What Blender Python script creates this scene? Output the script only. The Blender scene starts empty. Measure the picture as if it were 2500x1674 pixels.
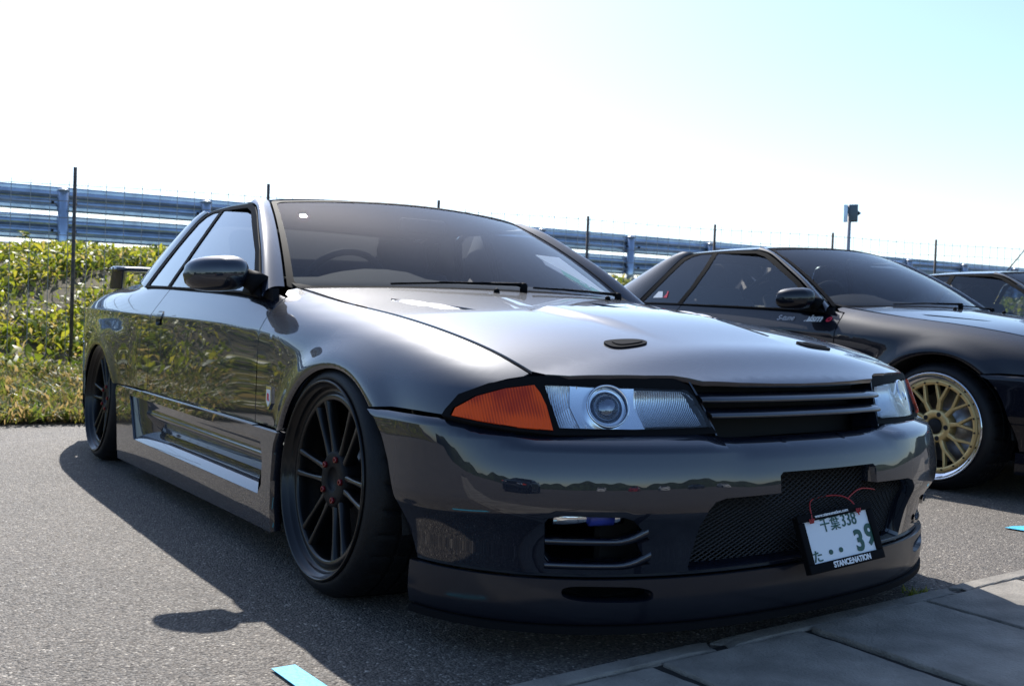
import bpy, bmesh, math, random
import numpy as np
from mathutils import Vector, Matrix
from mathutils.geometry import delaunay_2d_cdt
random.seed(7); RNG = np.random.default_rng(11)
SC = bpy.context.scene; COL = SC.collection

# ---------------------------------------------------------------- camera, sky, sun, exposure
CAMP = np.array((2.324468, -1.890780, .716557)); YAW, PITCH, ROLL, FPX = 2.53960572, -.02283602, .02926266, 2390.506
_f = np.array((math.cos(PITCH)*math.cos(YAW), math.cos(PITCH)*math.sin(YAW), math.sin(PITCH)))
_r = np.cross(_f, (0, 0, 1)); _r /= np.linalg.norm(_r); _u = np.cross(_r, _f)
CR = math.cos(ROLL)*_r+math.sin(ROLL)*_u; CU = -math.sin(ROLL)*_r+math.cos(ROLL)*_u
cam = bpy.data.cameras.new('camera'); cam.sensor_width = 36; cam.lens = FPX/2500*36; cam.clip_end = 3000; cam.clip_start = .05
camo = bpy.data.objects.new('camera', cam); COL.objects.link(camo)
camo.matrix_world = Matrix(((CR[0], CU[0], -_f[0], CAMP[0]), (CR[1], CU[1], -_f[1], CAMP[1]), (CR[2], CU[2], -_f[2], CAMP[2]), (0, 0, 0, 1)))
SC.camera = camo
cam.dof.use_dof = True; cam.dof.focus_distance = 2.35; cam.dof.aperture_fstop = 9.0

SUN_TRAVEL = Vector((.95, -.335, -1.0)).normalized()
sun_dir = -SUN_TRAVEL; SUN_EL = math.asin(sun_dir.z); SUN_ROT = math.atan2(sun_dir.x, sun_dir.y)
world = bpy.data.worlds.new('World'); SC.world = world; world.use_nodes = True
nt = world.node_tree; bg = nt.nodes['Background']
sky = nt.nodes.new('ShaderNodeTexSky'); sky.sky_type = 'NISHITA'; sky.sun_disc = False
sky.sun_elevation = SUN_EL; sky.sun_rotation = SUN_ROT; sky.altitude = 30; sky.air_density = 1.0; sky.dust_density = .85; sky.ozone_density = 4.0
nt.links.new(sky.outputs[0], bg.inputs[0]); bg.inputs[1].default_value = .15
sun = bpy.data.lights.new('sun', 'SUN'); sun.energy = 5.0; sun.angle = math.radians(.53); sun.color = (1, .965, .91)
suno = bpy.data.objects.new('sun', sun); COL.objects.link(suno); suno.location = (-8, 3, 12)
suno.rotation_mode = 'QUATERNION'; suno.rotation_quaternion = SUN_TRAVEL.to_track_quat('-Z', 'Y')
SC.view_settings.view_transform = 'Standard'; SC.view_settings.look = 'None'; SC.view_settings.gamma = 1.0
SC.view_settings.use_curve_mapping = False; SC.view_settings.exposure = .58
SC.cycles.max_bounces = 10; SC.cycles.transparent_max_bounces = 16; SC.cycles.glossy_bounces = 6; SC.cycles.caustics_reflective = False

def ray(u, v):                                     # photo pixel (2500 wide) -> direction
    return CR*(u-1250)/FPX-CU*(v-837)/FPX+_f
def on(u, v, n, p):                                # where that direction meets a plane
    d = ray(u, v); n = np.array(n, float); return CAMP+d*(n@(np.array(p, float)-CAMP))/(n@d)

# ---------------------------------------------------------------- materials
def new_mat(name):
    m = bpy.data.materials.new(name); m.use_nodes = True
    return m, m.node_tree, m.node_tree.nodes['Principled BSDF']
def mat(name, col, rough=.5, metal=0, coat=0, coatr=.03, spec=None, var=0, vscale=40, bump=0, bscale=200, trans=0, ior=None, dirt=0, cior=1.5):
    m, t, b = new_mat(name); b.inputs['Base Color'].default_value = (*col, 1); b.inputs['Roughness'].default_value = rough
    b.inputs['Metallic'].default_value = metal; b.inputs['Coat Weight'].default_value = coat; b.inputs['Coat IOR'].default_value = cior; b.inputs['Coat Roughness'].default_value = coatr
    if spec is not None: b.inputs['Specular IOR Level'].default_value = spec
    if ior: b.inputs['IOR'].default_value = ior
    b.inputs['Transmission Weight'].default_value = trans
    tc = None
    if var or bump or dirt:
        tc = t.nodes.new('ShaderNodeTexCoord')
    if var:
        n = t.nodes.new('ShaderNodeTexNoise'); n.inputs['Scale'].default_value = vscale; n.inputs['Detail'].default_value = 5
        t.links.new(tc.outputs['Object'], n.inputs['Vector'])
        r = t.nodes.new('ShaderNodeValToRGB'); r.color_ramp.elements[0].position = .3; r.color_ramp.elements[1].position = .7
        r.color_ramp.elements[0].color = (*[c*(1-var) for c in col], 1); r.color_ramp.elements[1].color = (*[min(1, c*(1+var)) for c in col], 1)
        t.links.new(n.outputs[0], r.inputs[0]); t.links.new(r.outputs[0], b.inputs['Base Color'])
    if bump:
        n = t.nodes.new('ShaderNodeTexNoise'); n.inputs['Scale'].default_value = bscale; n.inputs['Detail'].default_value = 3
        t.links.new(tc.outputs['Object'], n.inputs['Vector'])
        bp = t.nodes.new('ShaderNodeBump'); bp.inputs['Strength'].default_value = bump; bp.inputs['Distance'].default_value = .004
        t.links.new(n.outputs[0], bp.inputs['Height']); t.links.new(bp.outputs[0], b.inputs['Normal'])
    if dirt:                                       # uneven gloss: dust and wipe marks
        n = t.nodes.new('ShaderNodeTexNoise'); n.inputs['Scale'].default_value = 9; n.inputs['Detail'].default_value = 7; n.inputs['Roughness'].default_value = .65
        t.links.new(tc.outputs['Object'], n.inputs['Vector'])
        mr = t.nodes.new('ShaderNodeMapRange'); mr.inputs[1].default_value = .35; mr.inputs[2].default_value = .8
        mr.inputs[3].default_value = coatr; mr.inputs[4].default_value = coatr+dirt
        t.links.new(n.outputs[0], mr.inputs[0]); t.links.new(mr.outputs[0], b.inputs['Coat Roughness' if coat else 'Roughness'])
    return m
def glass_mat(name, tint, ior=1.5, rough=.0, film=0., filmcol=(.75, .8, .9), k_=.85):
    """thin sheet: see-through tint plus Fresnel mirror, and a little dusty haze"""
    m = bpy.data.materials.new(name); m.use_nodes = True; t = m.node_tree; t.nodes.clear()
    o = t.nodes.new('ShaderNodeOutputMaterial'); tr = t.nodes.new('ShaderNodeBsdfTransparent'); tr.inputs[0].default_value = (*tint, 1)
    gl = t.nodes.new('ShaderNodeBsdfGlossy'); gl.inputs['Roughness'].default_value = rough; gl.inputs[0].default_value = (1, 1, 1, 1)
    fr = t.nodes.new('ShaderNodeFresnel'); fr.inputs[0].default_value = ior
    k = t.nodes.new('ShaderNodeMath'); k.operation = 'MULTIPLY'; k.inputs[1].default_value = k_; k.use_clamp = True
    mx = t.nodes.new('ShaderNodeMixShader'); t.links.new(fr.outputs[0], k.inputs[0]); t.links.new(k.outputs[0], mx.inputs[0])
    base = tr.outputs[0]
    if film:
        df = t.nodes.new('ShaderNodeBsdfDiffuse'); df.inputs[0].default_value = (*filmcol, 1)
        n = t.nodes.new('ShaderNodeTexNoise'); n.inputs['Scale'].default_value = 6; n.inputs['Detail'].default_value = 6
        tc = t.nodes.new('ShaderNodeTexCoord'); t.links.new(tc.outputs['Object'], n.inputs['Vector'])
        mr = t.nodes.new('ShaderNodeMapRange'); mr.inputs[1].default_value = .3; mr.inputs[2].default_value = .75; mr.inputs[3].default_value = film*.5; mr.inputs[4].default_value = film*1.4
        t.links.new(n.outputs[0], mr.inputs[0])
        m2 = t.nodes.new('ShaderNodeMixShader'); t.links.new(mr.outputs[0], m2.inputs[0]); t.links.new(base, m2.inputs[1]); t.links.new(df.outputs[0], m2.inputs[2]); base = m2.outputs[0]
    t.links.new(base, mx.inputs[1]); t.links.new(gl.outputs[0], mx.inputs[2]); t.links.new(mx.outputs[0], o.inputs[0])
    return m
M = {}
M['paint'] = mat('gunmetal_paint', (.0050, .0075, .0165), .46, .35, 1, .006, dirt=.02, cior=1.72, spec=.22)
M['lip_paint'] = mat('scuffed_shaded_gunmetal', (.0045, .006, .012), .55, .2, .6, .10, dirt=.12, spec=.2)  # scuffed, and darkened in colour for the shaded ground the lip mirrors
M['black_paint'] = mat('black_paint', (.0015, .0025, .007), .5, 0, .9, .010, dirt=.03, cior=1.5, spec=.1)
M['grey_paint'] = mat('charcoal_paint', (.018, .018, .021), .4, .3, 1, .03, dirt=.06)
M['white_paint'] = mat('white_paint', (.75, .76, .77), .35, 0, 1, .03)
M['red_paint'] = mat('red_paint', (.45, .02, .02), .35, 0, 1, .03)
M['trim'] = mat('black_trim', (.010, .010, .011), .6, spec=.03)
M['dark'] = mat('dark_cavity', (.006, .006, .006), .8)
M['tyre'] = mat('tyre_rubber', (.006, .006, .007), .55, var=.3, vscale=30, bump=.25, bscale=260, spec=.3)
M['rim'] = mat('satin_black_wheel', (.0035, .0035, .004), .36, 0, .35, .08, spec=.2)
M['hub'] = mat('matt_black_hub', (.004, .004, .005), .55, spec=.15)
M['gold'] = mat('gold_wheel', (.72, .52, .22), .42, .55, .2)
M['silver'] = mat('polished_alloy', (.75, .76, .78), .12, 1, dirt=.1)
M['steel'] = mat('brake_steel', (.32, .31, .30), .35, 1, var=.2)
M['lug'] = mat('red_anodised', (.20, .008, .014), .3, .5, .3)
M['chrome'] = mat('chrome', (.82, .84, .86), .04, 1)
M['reflector'] = mat('lamp_reflector', (.86, .89, .93), .22, 1)
M['glass'] = glass_mat('window_glass', (.88, .92, .92), film=.006, k_=1.5)
M['screen'] = glass_mat('windscreen_glass', (.92, .95, .95), film=.010, filmcol=(.50, .64, 1.0), k_=.62)  # dust film tinted blue: sky reflection painted into the haze colour
M['tint'] = glass_mat('tinted_glass', (.30, .35, .42), film=.006, k_=1.5)
M['lens'] = glass_mat('lamp_lens', (.93, .95, .96))
M['cloth'] = mat('seat_cloth', (.022, .023, .027), .9, bump=.4, bscale=300)
M['plastic'] = mat('dash_plastic', (.014, .014, .016), .75, bump=.2, bscale=300, spec=.1)
M['white'] = mat('plate_white', (.78, .80, .82), .35)
M['green'] = mat('plate_green', (.012, .075, .05), .4)
M['greenlabel'] = mat('label_green', (.03, .33, .17), .5)
M['decal_white'] = mat('decal_white', (.8, .8, .8), .4)
M['decal_red'] = mat('decal_red', (.7, .03, .06), .4)
M['decal_grey'] = mat('decal_grey', (.35, .35, .37), .4)
M['wire_red'] = mat('red_wire', (.42, .03, .03), .5)
M['blue'] = mat('blue_hose', (.03, .05, .30), .35)
M['galv'] = mat('galvanised', (.36, .43, .54), .38, .55, var=.18, vscale=7, dirt=.2)
M['galv_dark'] = mat('rusty_post', (.09, .075, .065), .7, .3, var=.5, vscale=25)
M['wire'] = mat('fence_wire', (.30, .30, .30), .5, .4)
M['tape'] = mat('blue_tape', (.06, .45, .66), .6, var=.25, vscale=90, bump=.6, bscale=120)

def orange_mat():
    m, t, b = new_mat('amber_lens'); b.inputs['Base Color'].default_value = (.80, .075, .004, 1); b.inputs['Roughness'].default_value = .22
    b.inputs['Coat Weight'].default_value = 1; b.inputs['Subsurface Weight'].default_value = .0; b.inputs['Transmission Weight'].default_value = .0; b.inputs['Coat IOR'].default_value = 1.4; b.inputs['Coat Weight'].default_value = .35; b.inputs['Specular IOR Level'].default_value = .2
    tc = t.nodes.new('ShaderNodeTexCoord'); w = t.nodes.new('ShaderNodeTexWave'); w.bands_direction = 'Y'; w.inputs['Scale'].default_value = 60; w.inputs['Distortion'].default_value = .5
    t.links.new(tc.outputs['Object'], w.inputs['Vector'])
    bp = t.nodes.new('ShaderNodeBump'); bp.inputs['Strength'].default_value = .35; bp.inputs['Distance'].default_value = .002
    t.links.new(w.outputs['Fac'], bp.inputs['Height']); t.links.new(bp.outputs[0], b.inputs['Normal'])
    n = t.nodes.new('ShaderNodeTexNoise'); n.inputs['Scale'].default_value = 14; n.inputs['Detail'].default_value = 1; t.links.new(tc.outputs['Object'], n.inputs['Vector'])
    r = t.nodes.new('ShaderNodeValToRGB'); r.color_ramp.elements[0].position = .42; r.color_ramp.elements[0].color = (.40, .022, .001, 1); r.color_ramp.elements[1].position = .62; r.color_ramp.elements[1].color = (.82, .080, .001, 1)
    mw = t.nodes.new('ShaderNodeMath'); mw.operation = 'MULTIPLY_ADD'; mw.inputs[1].default_value = .16; t.links.new(w.outputs['Fac'], mw.inputs[0]); t.links.new(n.outputs[0], mw.inputs[2])
    t.links.new(mw.outputs[0], r.inputs[0]); t.links.new(r.outputs[0], b.inputs['Base Color'])
    return m
M['amber'] = orange_mat()
def fluted_mat():
    m, t, b = new_mat('fluted_reflector'); b.inputs['Base Color'].default_value = (.88, .90, .94, 1); b.inputs['Metallic'].default_value = 1; b.inputs['Roughness'].default_value = .22
    tc = t.nodes.new('ShaderNodeTexCoord'); w = t.nodes.new('ShaderNodeTexWave'); w.bands_direction = 'Y'; w.inputs['Scale'].default_value = 70; w.inputs['Distortion'].default_value = .4
    t.links.new(tc.outputs['Object'], w.inputs['Vector'])
    bp = t.nodes.new('ShaderNodeBump'); bp.inputs['Strength'].default_value = .6; bp.inputs['Distance'].default_value = .003
    t.links.new(w.outputs['Fac'], bp.inputs['Height']); t.links.new(bp.outputs[0], b.inputs['Normal'])
    return m
M['fluted'] = fluted_mat()

def asphalt_mat():
    m, t, b = new_mat('asphalt'); b.inputs['Roughness'].default_value = .82; tc = t.nodes.new('ShaderNodeTexCoord'); L = t.links.new
    def noise(s, d=4, ro=.6):
        n = t.nodes.new('ShaderNodeTexNoise'); n.inputs['Scale'].default_value = s; n.inputs['Detail'].default_value = d; n.inputs['Roughness'].default_value = ro; L(tc.outputs['Object'], n.inputs['Vector']); return n.outputs[0]
    def ramp(src, *st):
        r = t.nodes.new('ShaderNodeValToRGB'); e = r.color_ramp.elements
        while len(e) < len(st): e.new(.5)
        for k, (p, c) in enumerate(st): e[k].position = p; e[k].color = (*c, 1)
        L(src, r.inputs[0]); return r.outputs[0]
    v = t.nodes.new('ShaderNodeTexVoronoi'); v.inputs['Scale'].default_value = 175; L(tc.outputs['Object'], v.inputs['Vector'])
    sc_ = t.nodes.new('ShaderNodeSeparateColor'); L(v.outputs['Color'], sc_.inputs[0])
    stones = ramp(sc_.outputs[0], (0, (.066, .057, .048)), (.5, (.126, .109, .092)), (.86, (.180, .157, .132)), (.955, (.22, .193, .163)), (1, (.46, .42, .36)))
    pit = ramp(v.outputs['Distance'], (.0, (1, 1, 1)), (.55, (.92, .92, .92)), (.8, (.5, .5, .5)))
    big = ramp(noise(1.1, 8, .65), (.3, (.80, .80, .80)), (.7, (1.15, 1.13, 1.10)))
    mid = ramp(noise(30, 4), (.3, (.78, .78, .78)), (.7, (1.18, 1.17, 1.15)))
    cur = stones
    for o in (pit, big, mid):
        x = t.nodes.new('ShaderNodeMix'); x.data_type = 'RGBA'; x.blend_type = 'MULTIPLY'; x.inputs[0].default_value = 1; L(cur, x.inputs[6]); L(o, x.inputs[7]); cur = x.outputs[2]
    L(cur, b.inputs['Base Color'])
    bp = t.nodes.new('ShaderNodeBump'); bp.inputs['Strength'].default_value = .9; bp.inputs['Distance'].default_value = .004; bp.invert = True
    L(v.outputs['Distance'], bp.inputs['Height'])
    b2 = t.nodes.new('ShaderNodeBump'); b2.inputs['Strength'].default_value = .5; b2.inputs['Distance'].default_value = .006; L(noise(45, 3), b2.inputs['Height']); L(bp.outputs[0], b2.inputs['Normal']); L(b2.outputs[0], b.inputs['Normal'])
    rr = t.nodes.new('ShaderNodeMapRange'); rr.inputs[3].default_value = .55; rr.inputs[4].default_value = .95; L(v.outputs['Color'], rr.inputs[0]); L(rr.outputs[0], b.inputs['Roughness'])
    return m
M['asphalt'] = asphalt_mat()
M['concrete'] = mat('concrete', (.22, .198, .168), .88, var=.32, vscale=9, bump=1, bscale=150)
M['joint'] = mat('joint_dirt', (.02, .018, .015), .95)
def soil_mat():
    return mat('soil', (.085, .068, .038), .95, var=.45, vscale=5, bump=1, bscale=30)
M['soil'] = soil_mat()
def leaf_mat(name, stops, trans=.45):
    m, t, b = new_mat(name); L = t.links.new; b.inputs['Roughness'].default_value = .45
    g = t.nodes.new('ShaderNodeNewGeometry'); r = t.nodes.new('ShaderNodeValToRGB'); e = r.color_ramp.elements
    while len(e) < len(stops): e.new(.5)
    for k, (p, c) in enumerate(stops): e[k].position = p; e[k].color = (*c, 1)
    L(g.outputs['Random Per Island'], r.inputs[0]); L(r.outputs[0], b.inputs['Base Color'])
    tl = t.nodes.new('ShaderNodeBsdfTranslucent'); mx = t.nodes.new('ShaderNodeMixShader'); mx.inputs[0].default_value = trans
    hs = t.nodes.new('ShaderNodeHueSaturation'); hs.inputs['Value'].default_value = 1.5; hs.inputs['Hue'].default_value = .485; L(r.outputs[0], hs.inputs['Color']); L(hs.outputs[0], tl.inputs[0])
    L(b.outputs[0], mx.inputs[1]); L(tl.outputs[0], mx.inputs[2]); L(mx.outputs[0], t.nodes['Material Output'].inputs[0])
    return m
M['leaf'] = leaf_mat('weed_leaf', ((0, (.05, .09, .010)), (.3, (.14, .19, .016)), (.6, (.25, .285, .022)), (.85, (.40, .38, .035)), (1, (.42, .32, .12))))
M['grass'] = leaf_mat('dry_grass', ((0, (.08, .13, .02)), (.45, (.17, .19, .03)), (.75, (.26, .20, .05)), (1, (.36, .27, .11))))
M['paper'] = leaf_mat('paper', ((0, (.92, .92, .92)), (1, (.93, .93, .93))), .5)
M['tree'] = leaf_mat('tree_leaf', ((0, (.02, .04, .012)), (1, (.05, .08, .02))), .2)

# ---------------------------------------------------------------- mesh helpers
def obj(name, me, m, parent=None, **props):
    o = bpy.data.objects.new(name, me); COL.objects.link(o); o.parent = parent
    if m is not None and me is not None:
        me.materials.clear(); me.materials.append(M[m] if isinstance(m, str) else m)
    for k, v in props.items(): o[k] = v
    return o
def empty(name, loc=(0, 0, 0), rz=0, **props):
    o = bpy.data.objects.new(name, None); COL.objects.link(o); o.location = loc; o.rotation_euler = (0, 0, rz); o.empty_display_size = .2
    for k, v in props.items(): o[k] = v
    return o
def raw(name, V, F, smooth=False, N=None):
    me = bpy.data.meshes.new(name); me.from_pydata([tuple(map(float, v)) for v in V], [], [tuple(map(int, f)) for f in F])
    if smooth or N is not None: me.polygons.foreach_set('use_smooth', [True]*len(me.polygons))
    if N is not None: me.normals_split_custom_set_from_vertices([tuple(map(float, n)) for n in N])
    me.update(); return me
def pip(P, loops):
    ins = np.zeros(len(P), bool)
    for L in loops:
        a = np.asarray(L); b = np.roll(a, -1, 0)
        for (x0, y0), (x1, y1) in zip(a, b):
            if y0 == y1: continue
            c = ((y0 > P[:, 1]) != (y1 > P[:, 1])) & (P[:, 0] < (x1-x0)*(P[:, 1]-y0)/(y1-y0)+x0); ins ^= c
    return ins
def resample(L, step, asp):
    out = []
    L = [tuple(p) for p in L]
    for a, b in zip(L, L[1:]+L[:1]):
        n = max(1, int(math.ceil(math.hypot(b[0]-a[0], (b[1]-a[1])*asp)/step)))
        for k in range(n): out.append((a[0]+(b[0]-a[0])*k/n, a[1]+(b[1]-a[1])*k/n))
    return out
CEN = np.array((-1.3, 0, .45))
def panel_arrays(F, outline, holes=(), step=.03, hem=.012, hhem=None, asp=1., cen=CEN, eps=2e-4, du=1e-3, extra=None):
    loops = [resample(outline, step, asp)]+[resample(h, step*.7, asp) for h in holes]
    B = np.concatenate([np.array(l) for l in loops]); lo, hi = B.min(0), B.max(0)
    nu = max(1, int((hi[0]-lo[0])/step)); sv = step/asp
    vs = np.linspace(lo[1], hi[1], max(2, int((hi[1]-lo[1])/sv)+1))
    G = np.array([(lo[0]+(i+.5*(j % 2))*(hi[0]-lo[0])/nu, v) for j, v in enumerate(vs) for i in range(nu+1)])
    G = G[pip(G, loops)] if len(G) else G
    if len(G):
        D = np.full(len(G), 9.)
        for c in range(0, len(G), 2000):
            d = G[c:c+2000, None, :]-B[None]; D[c:c+2000] = np.sqrt(d[..., 0]**2+(d[..., 1]*asp)**2).min(1)
        G = G[D > step*.45]
    if extra is not None:
        X = np.array(extra, float); X = X[pip(X, loops)]
        dx = np.array([segd(p, l) for p in X for l in (outline,)]) if len(X) else np.zeros(0); X = X[dx > .004]
        if len(X):
            d = np.sqrt(((G[:, None]-X[None])**2).sum(2)).min(1); G = np.concatenate([G[d > .010], X])
    allp = np.concatenate([B, G]) if len(G) else B
    E = []; k = 0
    for l in loops:
        n = len(l); E += [(k+i, k+(i+1) % n) for i in range(n)]; k += n
    pv = [Vector((p[0], p[1]*asp)) for p in allp]
    ov, oe, of, _, _, _ = delaunay_2d_cdt(pv, E, [], 0, 1e-7)
    uv = np.array([(v[0], v[1]/asp) for v in ov]); T = np.array([f for f in of if len(f) == 3])
    cent = uv[T].mean(1); T = T[pip(cent, loops)]
    u, v = uv[:, 0], uv[:, 1]; P = F(u, v)
    dv = du/asp
    n = np.cross(F(u+du, v)-F(u-du, v), F(u, v+dv)-F(u, v-dv)); n /= np.linalg.norm(n, axis=1)[:, None]+1e-12
    if (n*(P-cen)).sum(1).mean() < 0: n = -n
    tri = P[T]; fn = np.cross(tri[:, 1]-tri[:, 0], tri[:, 2]-tri[:, 0]); fl = (fn*n[T[:, 0]]).sum(1) < 0
    T[fl] = T[fl][:, ::-1]
    V = [P]; N = [n]; Fc = [tuple(t) for t in T]; base = len(P)
    if hem:
        from collections import defaultdict
        cnt = defaultdict(int)
        for a, b, c in T:
            for e in ((a, b), (b, c), (c, a)): cnt[tuple(sorted(e))] += 1
        c0 = np.array(outline)
        for a, b, c in T:
            for e in ((a, b), (b, c), (c, a)):
                if cnt[tuple(sorted(e))] == 1:
                    i, j = e; hh = hem
                    if hhem is not None and holes:
                        mid = uv[[i, j]].mean(0); 
                        dh = min(np.hypot(*(np.array(h)-mid).T).min() if False else segd(mid, h) for h in holes)
                        if dh < 1e-4: hh = hhem
                    q = np.array([P[i], P[j], P[j]-n[j]*hh, P[i]-n[i]*hh]); en = np.cross(q[1]-q[0], -n[i]); en = -en/(np.linalg.norm(en)+1e-12)
                    V.append(q); N.append(np.array([(en+.5*n[i]), (en+.5*n[j]), en, en])); Fc.append((base+3, base+2, base+1, base)[::1]); base += 4
    V = np.concatenate(V); N = np.concatenate(N); N /= np.linalg.norm(N, axis=1)[:, None]+1e-12
    # make hem winding agree with its normals
    Fo = []
    for f in Fc:
        if len(f) == 4:
            p = V[list(f)]; w = np.cross(p[1]-p[0], p[2]-p[0])
            if w@N[f[2]] < 0: f = f[::-1]
        Fo.append(f)
    return V, Fo, N
def segd(p, L):
    a = np.asarray(L, float); b = np.roll(a, -1, 0); d = b-a; t = np.clip(((p-a)*d).sum(1)/((d*d).sum(1)+1e-12), 0, 1)
    return np.hypot(*(a+d*t[:, None]-p).T).min()
def panel(name, F, outline, m, parent, mirror=True, **k):
    props = k.pop('props', {})
    V, Fc, N = panel_arrays(F, outline, **k)
    o = obj(name, raw(name, V, Fc, N=N), m, parent, **props); r = [o]
    if mirror:
        s = np.array((1, -1, 1)); r.append(obj(name, raw(name, V*s, [f[::-1] for f in Fc], N=N*s), m, parent, **props))
    return r
def lathe(prof, n=72, a0=0., closed=True, sgn=-1):
    """revolve (radius, depth) about the y axis; depth runs inwards from the outer face (which looks along sgn*y)"""
    V = []; F = []; k = len(prof)
    for i in range(n):
        a = 2*math.pi*i/n; c, s = math.cos(a), math.sin(a)
        V += [(r*s, -sgn*d, r*c) for r, d in prof]
    for i in range(n):
        j = (i+1) % n
        for q in range(k-1):
            f = (i*k+q, j*k+q, j*k+q+1, i*k+q+1); F.append(f if sgn < 0 else f[::-1])
    return V, F
def boxm(V, F, c, size, R=None, bev=0):
    b = len(V); R = np.eye(3) if R is None else np.asarray(R)
    for dz in (-1, 1):
        for dy in (-1, 1):
            for dx in (-1, 1): V.append(np.asarray(c)+R@(np.array((dx, dy, dz))*np.asarray(size)/2))
    for f in ((0, 2, 3, 1), (4, 5, 7, 6), (0, 1, 5, 4), (2, 6, 7, 3), (0, 4, 6, 2), (1, 3, 7, 5)): F.append(tuple(b+i for i in f))
def bevel(me, w, seg=2, ang=.6):
    bm = bmesh.new(); bm.from_mesh(me); bmesh.ops.recalc_face_normals(bm, faces=bm.faces)
    es = [e for e in bm.edges if len(e.link_faces) == 2 and e.calc_face_angle(0) > ang]
    bmesh.ops.bevel(bm, geom=es, offset=w, segments=seg, profile=.5, affect='EDGES', clamp_overlap=True)
    for f in bm.faces: f.smooth = True
    bm.to_mesh(me); bm.free(); return me
def tube(V, F, pts, r, n=8, cap=True, flat=None):
    """round bar through points; r may be one value or one per point"""
    pts = [np.asarray(p, float) for p in pts]; b = len(V); k = len(pts); up = None
    rs = [r]*k if not hasattr(r, '__len__') else r
    for i, p in enumerate(pts):
        d = pts[min(i+1, k-1)]-pts[max(i-1, 0)]; d = d/np.linalg.norm(d)
        a = np.cross(d, (0, 0, 1) if abs(d[2]) < .9 else (1, 0, 0)) if up is None else up-d*(up@d)
        a = a/np.linalg.norm(a); up = a; c = np.cross(d, a)
        for j in range(n):
            t = 2*math.pi*j/n; V.append(p+rs[i]*(math.cos(t)*a+math.sin(t)*c))
    for i in range(k-1):
        for j in range(n): F.append((b+i*n+j, b+i*n+(j+1) % n, b+(i+1)*n+(j+1) % n, b+(i+1)*n+j))
    if cap: F.append(tuple(b+j for j in range(n))[::-1]); F.append(tuple(b+(k-1)*n+j for j in range(n)))
def mesh_of(name, fn, smooth=False, bev=0, ang=.6):
    V, F = [], []; fn(V, F); me = raw(name, V, F, smooth)
    if bev: bevel(me, bev, ang=ang)
    return me
def boxes(name, items, bev=0):
    return mesh_of(name, lambda V, F: [boxm(V, F, *it) for it in items], bev=bev)
def curve3(pts, n=40):
    p = np.array(pts, float); s = np.concatenate([[0], np.cumsum(np.linalg.norm(np.diff(p, axis=0), axis=1))]); s /= s[-1]
    f = [Spl(*zip(s, p[:, i])) for i in range(3)]
    return lambda t: np.stack([g(t) for g in f], -1)
def ruled(A, B, bulge=(0, 0, 0)):
    bulge = np.array(bulge)
    def F(u, v):
        u = np.asarray(u, float); v = np.asarray(v, float)
        return A(u)*(1-v)[:, None]+B(u)*v[:, None]+bulge*(4*v*(1-v))[:, None]
    return F
UNIT = [(0, 0), (1, 0), (1, 1), (0, 1)]
def rrect(x0, y0, x1, y1, r, n=5, ry=None):
    ry = ry or r; o = []
    for cx, cy, a in ((x1-r, y1-ry, 0), (x0+r, y1-ry, 90), (x0+r, y0+ry, 180), (x1-r, y0+ry, 270)):
        for k in range(n+1):
            t = math.radians(a+90*k/n); o.append((cx+r*math.cos(t), cy+ry*math.sin(t)))
    return o
def text_mesh(body, size, shear=0, bold=0., ext=.0006, sx=1.):
    c = bpy.data.curves.new('lettering', 'FONT'); c.body = body; c.size = size; c.shear = shear; c.align_x = 'CENTER'; c.align_y = 'CENTER'; c.extrude = ext; c.offset = bold; c.resolution_u = 4
    o = bpy.data.objects.new('lettering', c); COL.objects.link(o); bpy.context.view_layer.update()
    me = bpy.data.meshes.new_from_object(o.evaluated_get(bpy.context.evaluated_depsgraph_get())); bpy.data.objects.remove(o); bpy.data.curves.remove(c)
    me.name = 'lettering'; me.transform(Matrix.Diagonal((sx, 1, 1, 1))); return me
def frame_mat(o, r, u, n):
    return Matrix(((r[0], u[0], n[0], o[0]), (r[1], u[1], n[1], o[1]), (r[2], u[2], n[2], o[2]), (0, 0, 0, 1)))
# ---- numeric surfaces of the coupe (car frame: x forward, y left, z up, origin under front axle) ----
class Spl:
    """natural cubic spline with linear ends"""
    def __init__(s, *pts):
        pts = sorted(pts)
        s.x = np.array([p[0] for p in pts], float); s.y = np.array([p[1] for p in pts], float)
        n = len(s.x); h = np.diff(s.x); A = np.eye(n); b = np.zeros(n)
        for i in range(1, n-1):
            A[i, i-1] = h[i-1]; A[i, i] = 2*(h[i-1]+h[i]); A[i, i+1] = h[i]
            b[i] = 6*((s.y[i+1]-s.y[i])/h[i]-(s.y[i]-s.y[i-1])/h[i-1])
        s.m = np.linalg.solve(A, b)
    def __call__(s, q):
        q = np.asarray(q, float); x, y, m = s.x, s.y, s.m
        i = np.clip(np.searchsorted(x, q)-1, 0, len(x)-2); h = x[i+1]-x[i]
        t = np.clip(q, x[0], x[-1]); a = x[i+1]-t; b = t-x[i]
        r = m[i]*a**3/(6*h)+m[i+1]*b**3/(6*h)+(y[i]/h-m[i]*h/6)*a+(y[i+1]/h-m[i+1]*h/6)*b
        h0 = x[1]-x[0]; d0 = (y[1]-y[0])/h0-h0/6*(2*m[0]+m[1])
        h1 = x[-1]-x[-2]; d1 = (y[-1]-y[-2])/h1+h1/6*(m[-2]+2*m[-1])
        return r+np.where(q < x[0], (q-x[0])*d0, 0)+np.where(q > x[-1], (q-x[-1])*d1, 0)
def sp(d, r): return (d+np.sqrt(d*d+r*r))/2
def sm(a, b, x):
    t = np.clip((np.asarray(x, float)-a)/(b-a), 0, 1); return t*t*(3-2*t)
ARC = ((.03, .265, .354, .353), (-2.60, .205, .388, .378))       # wheel arches: centre x, z, half width, half height
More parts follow.
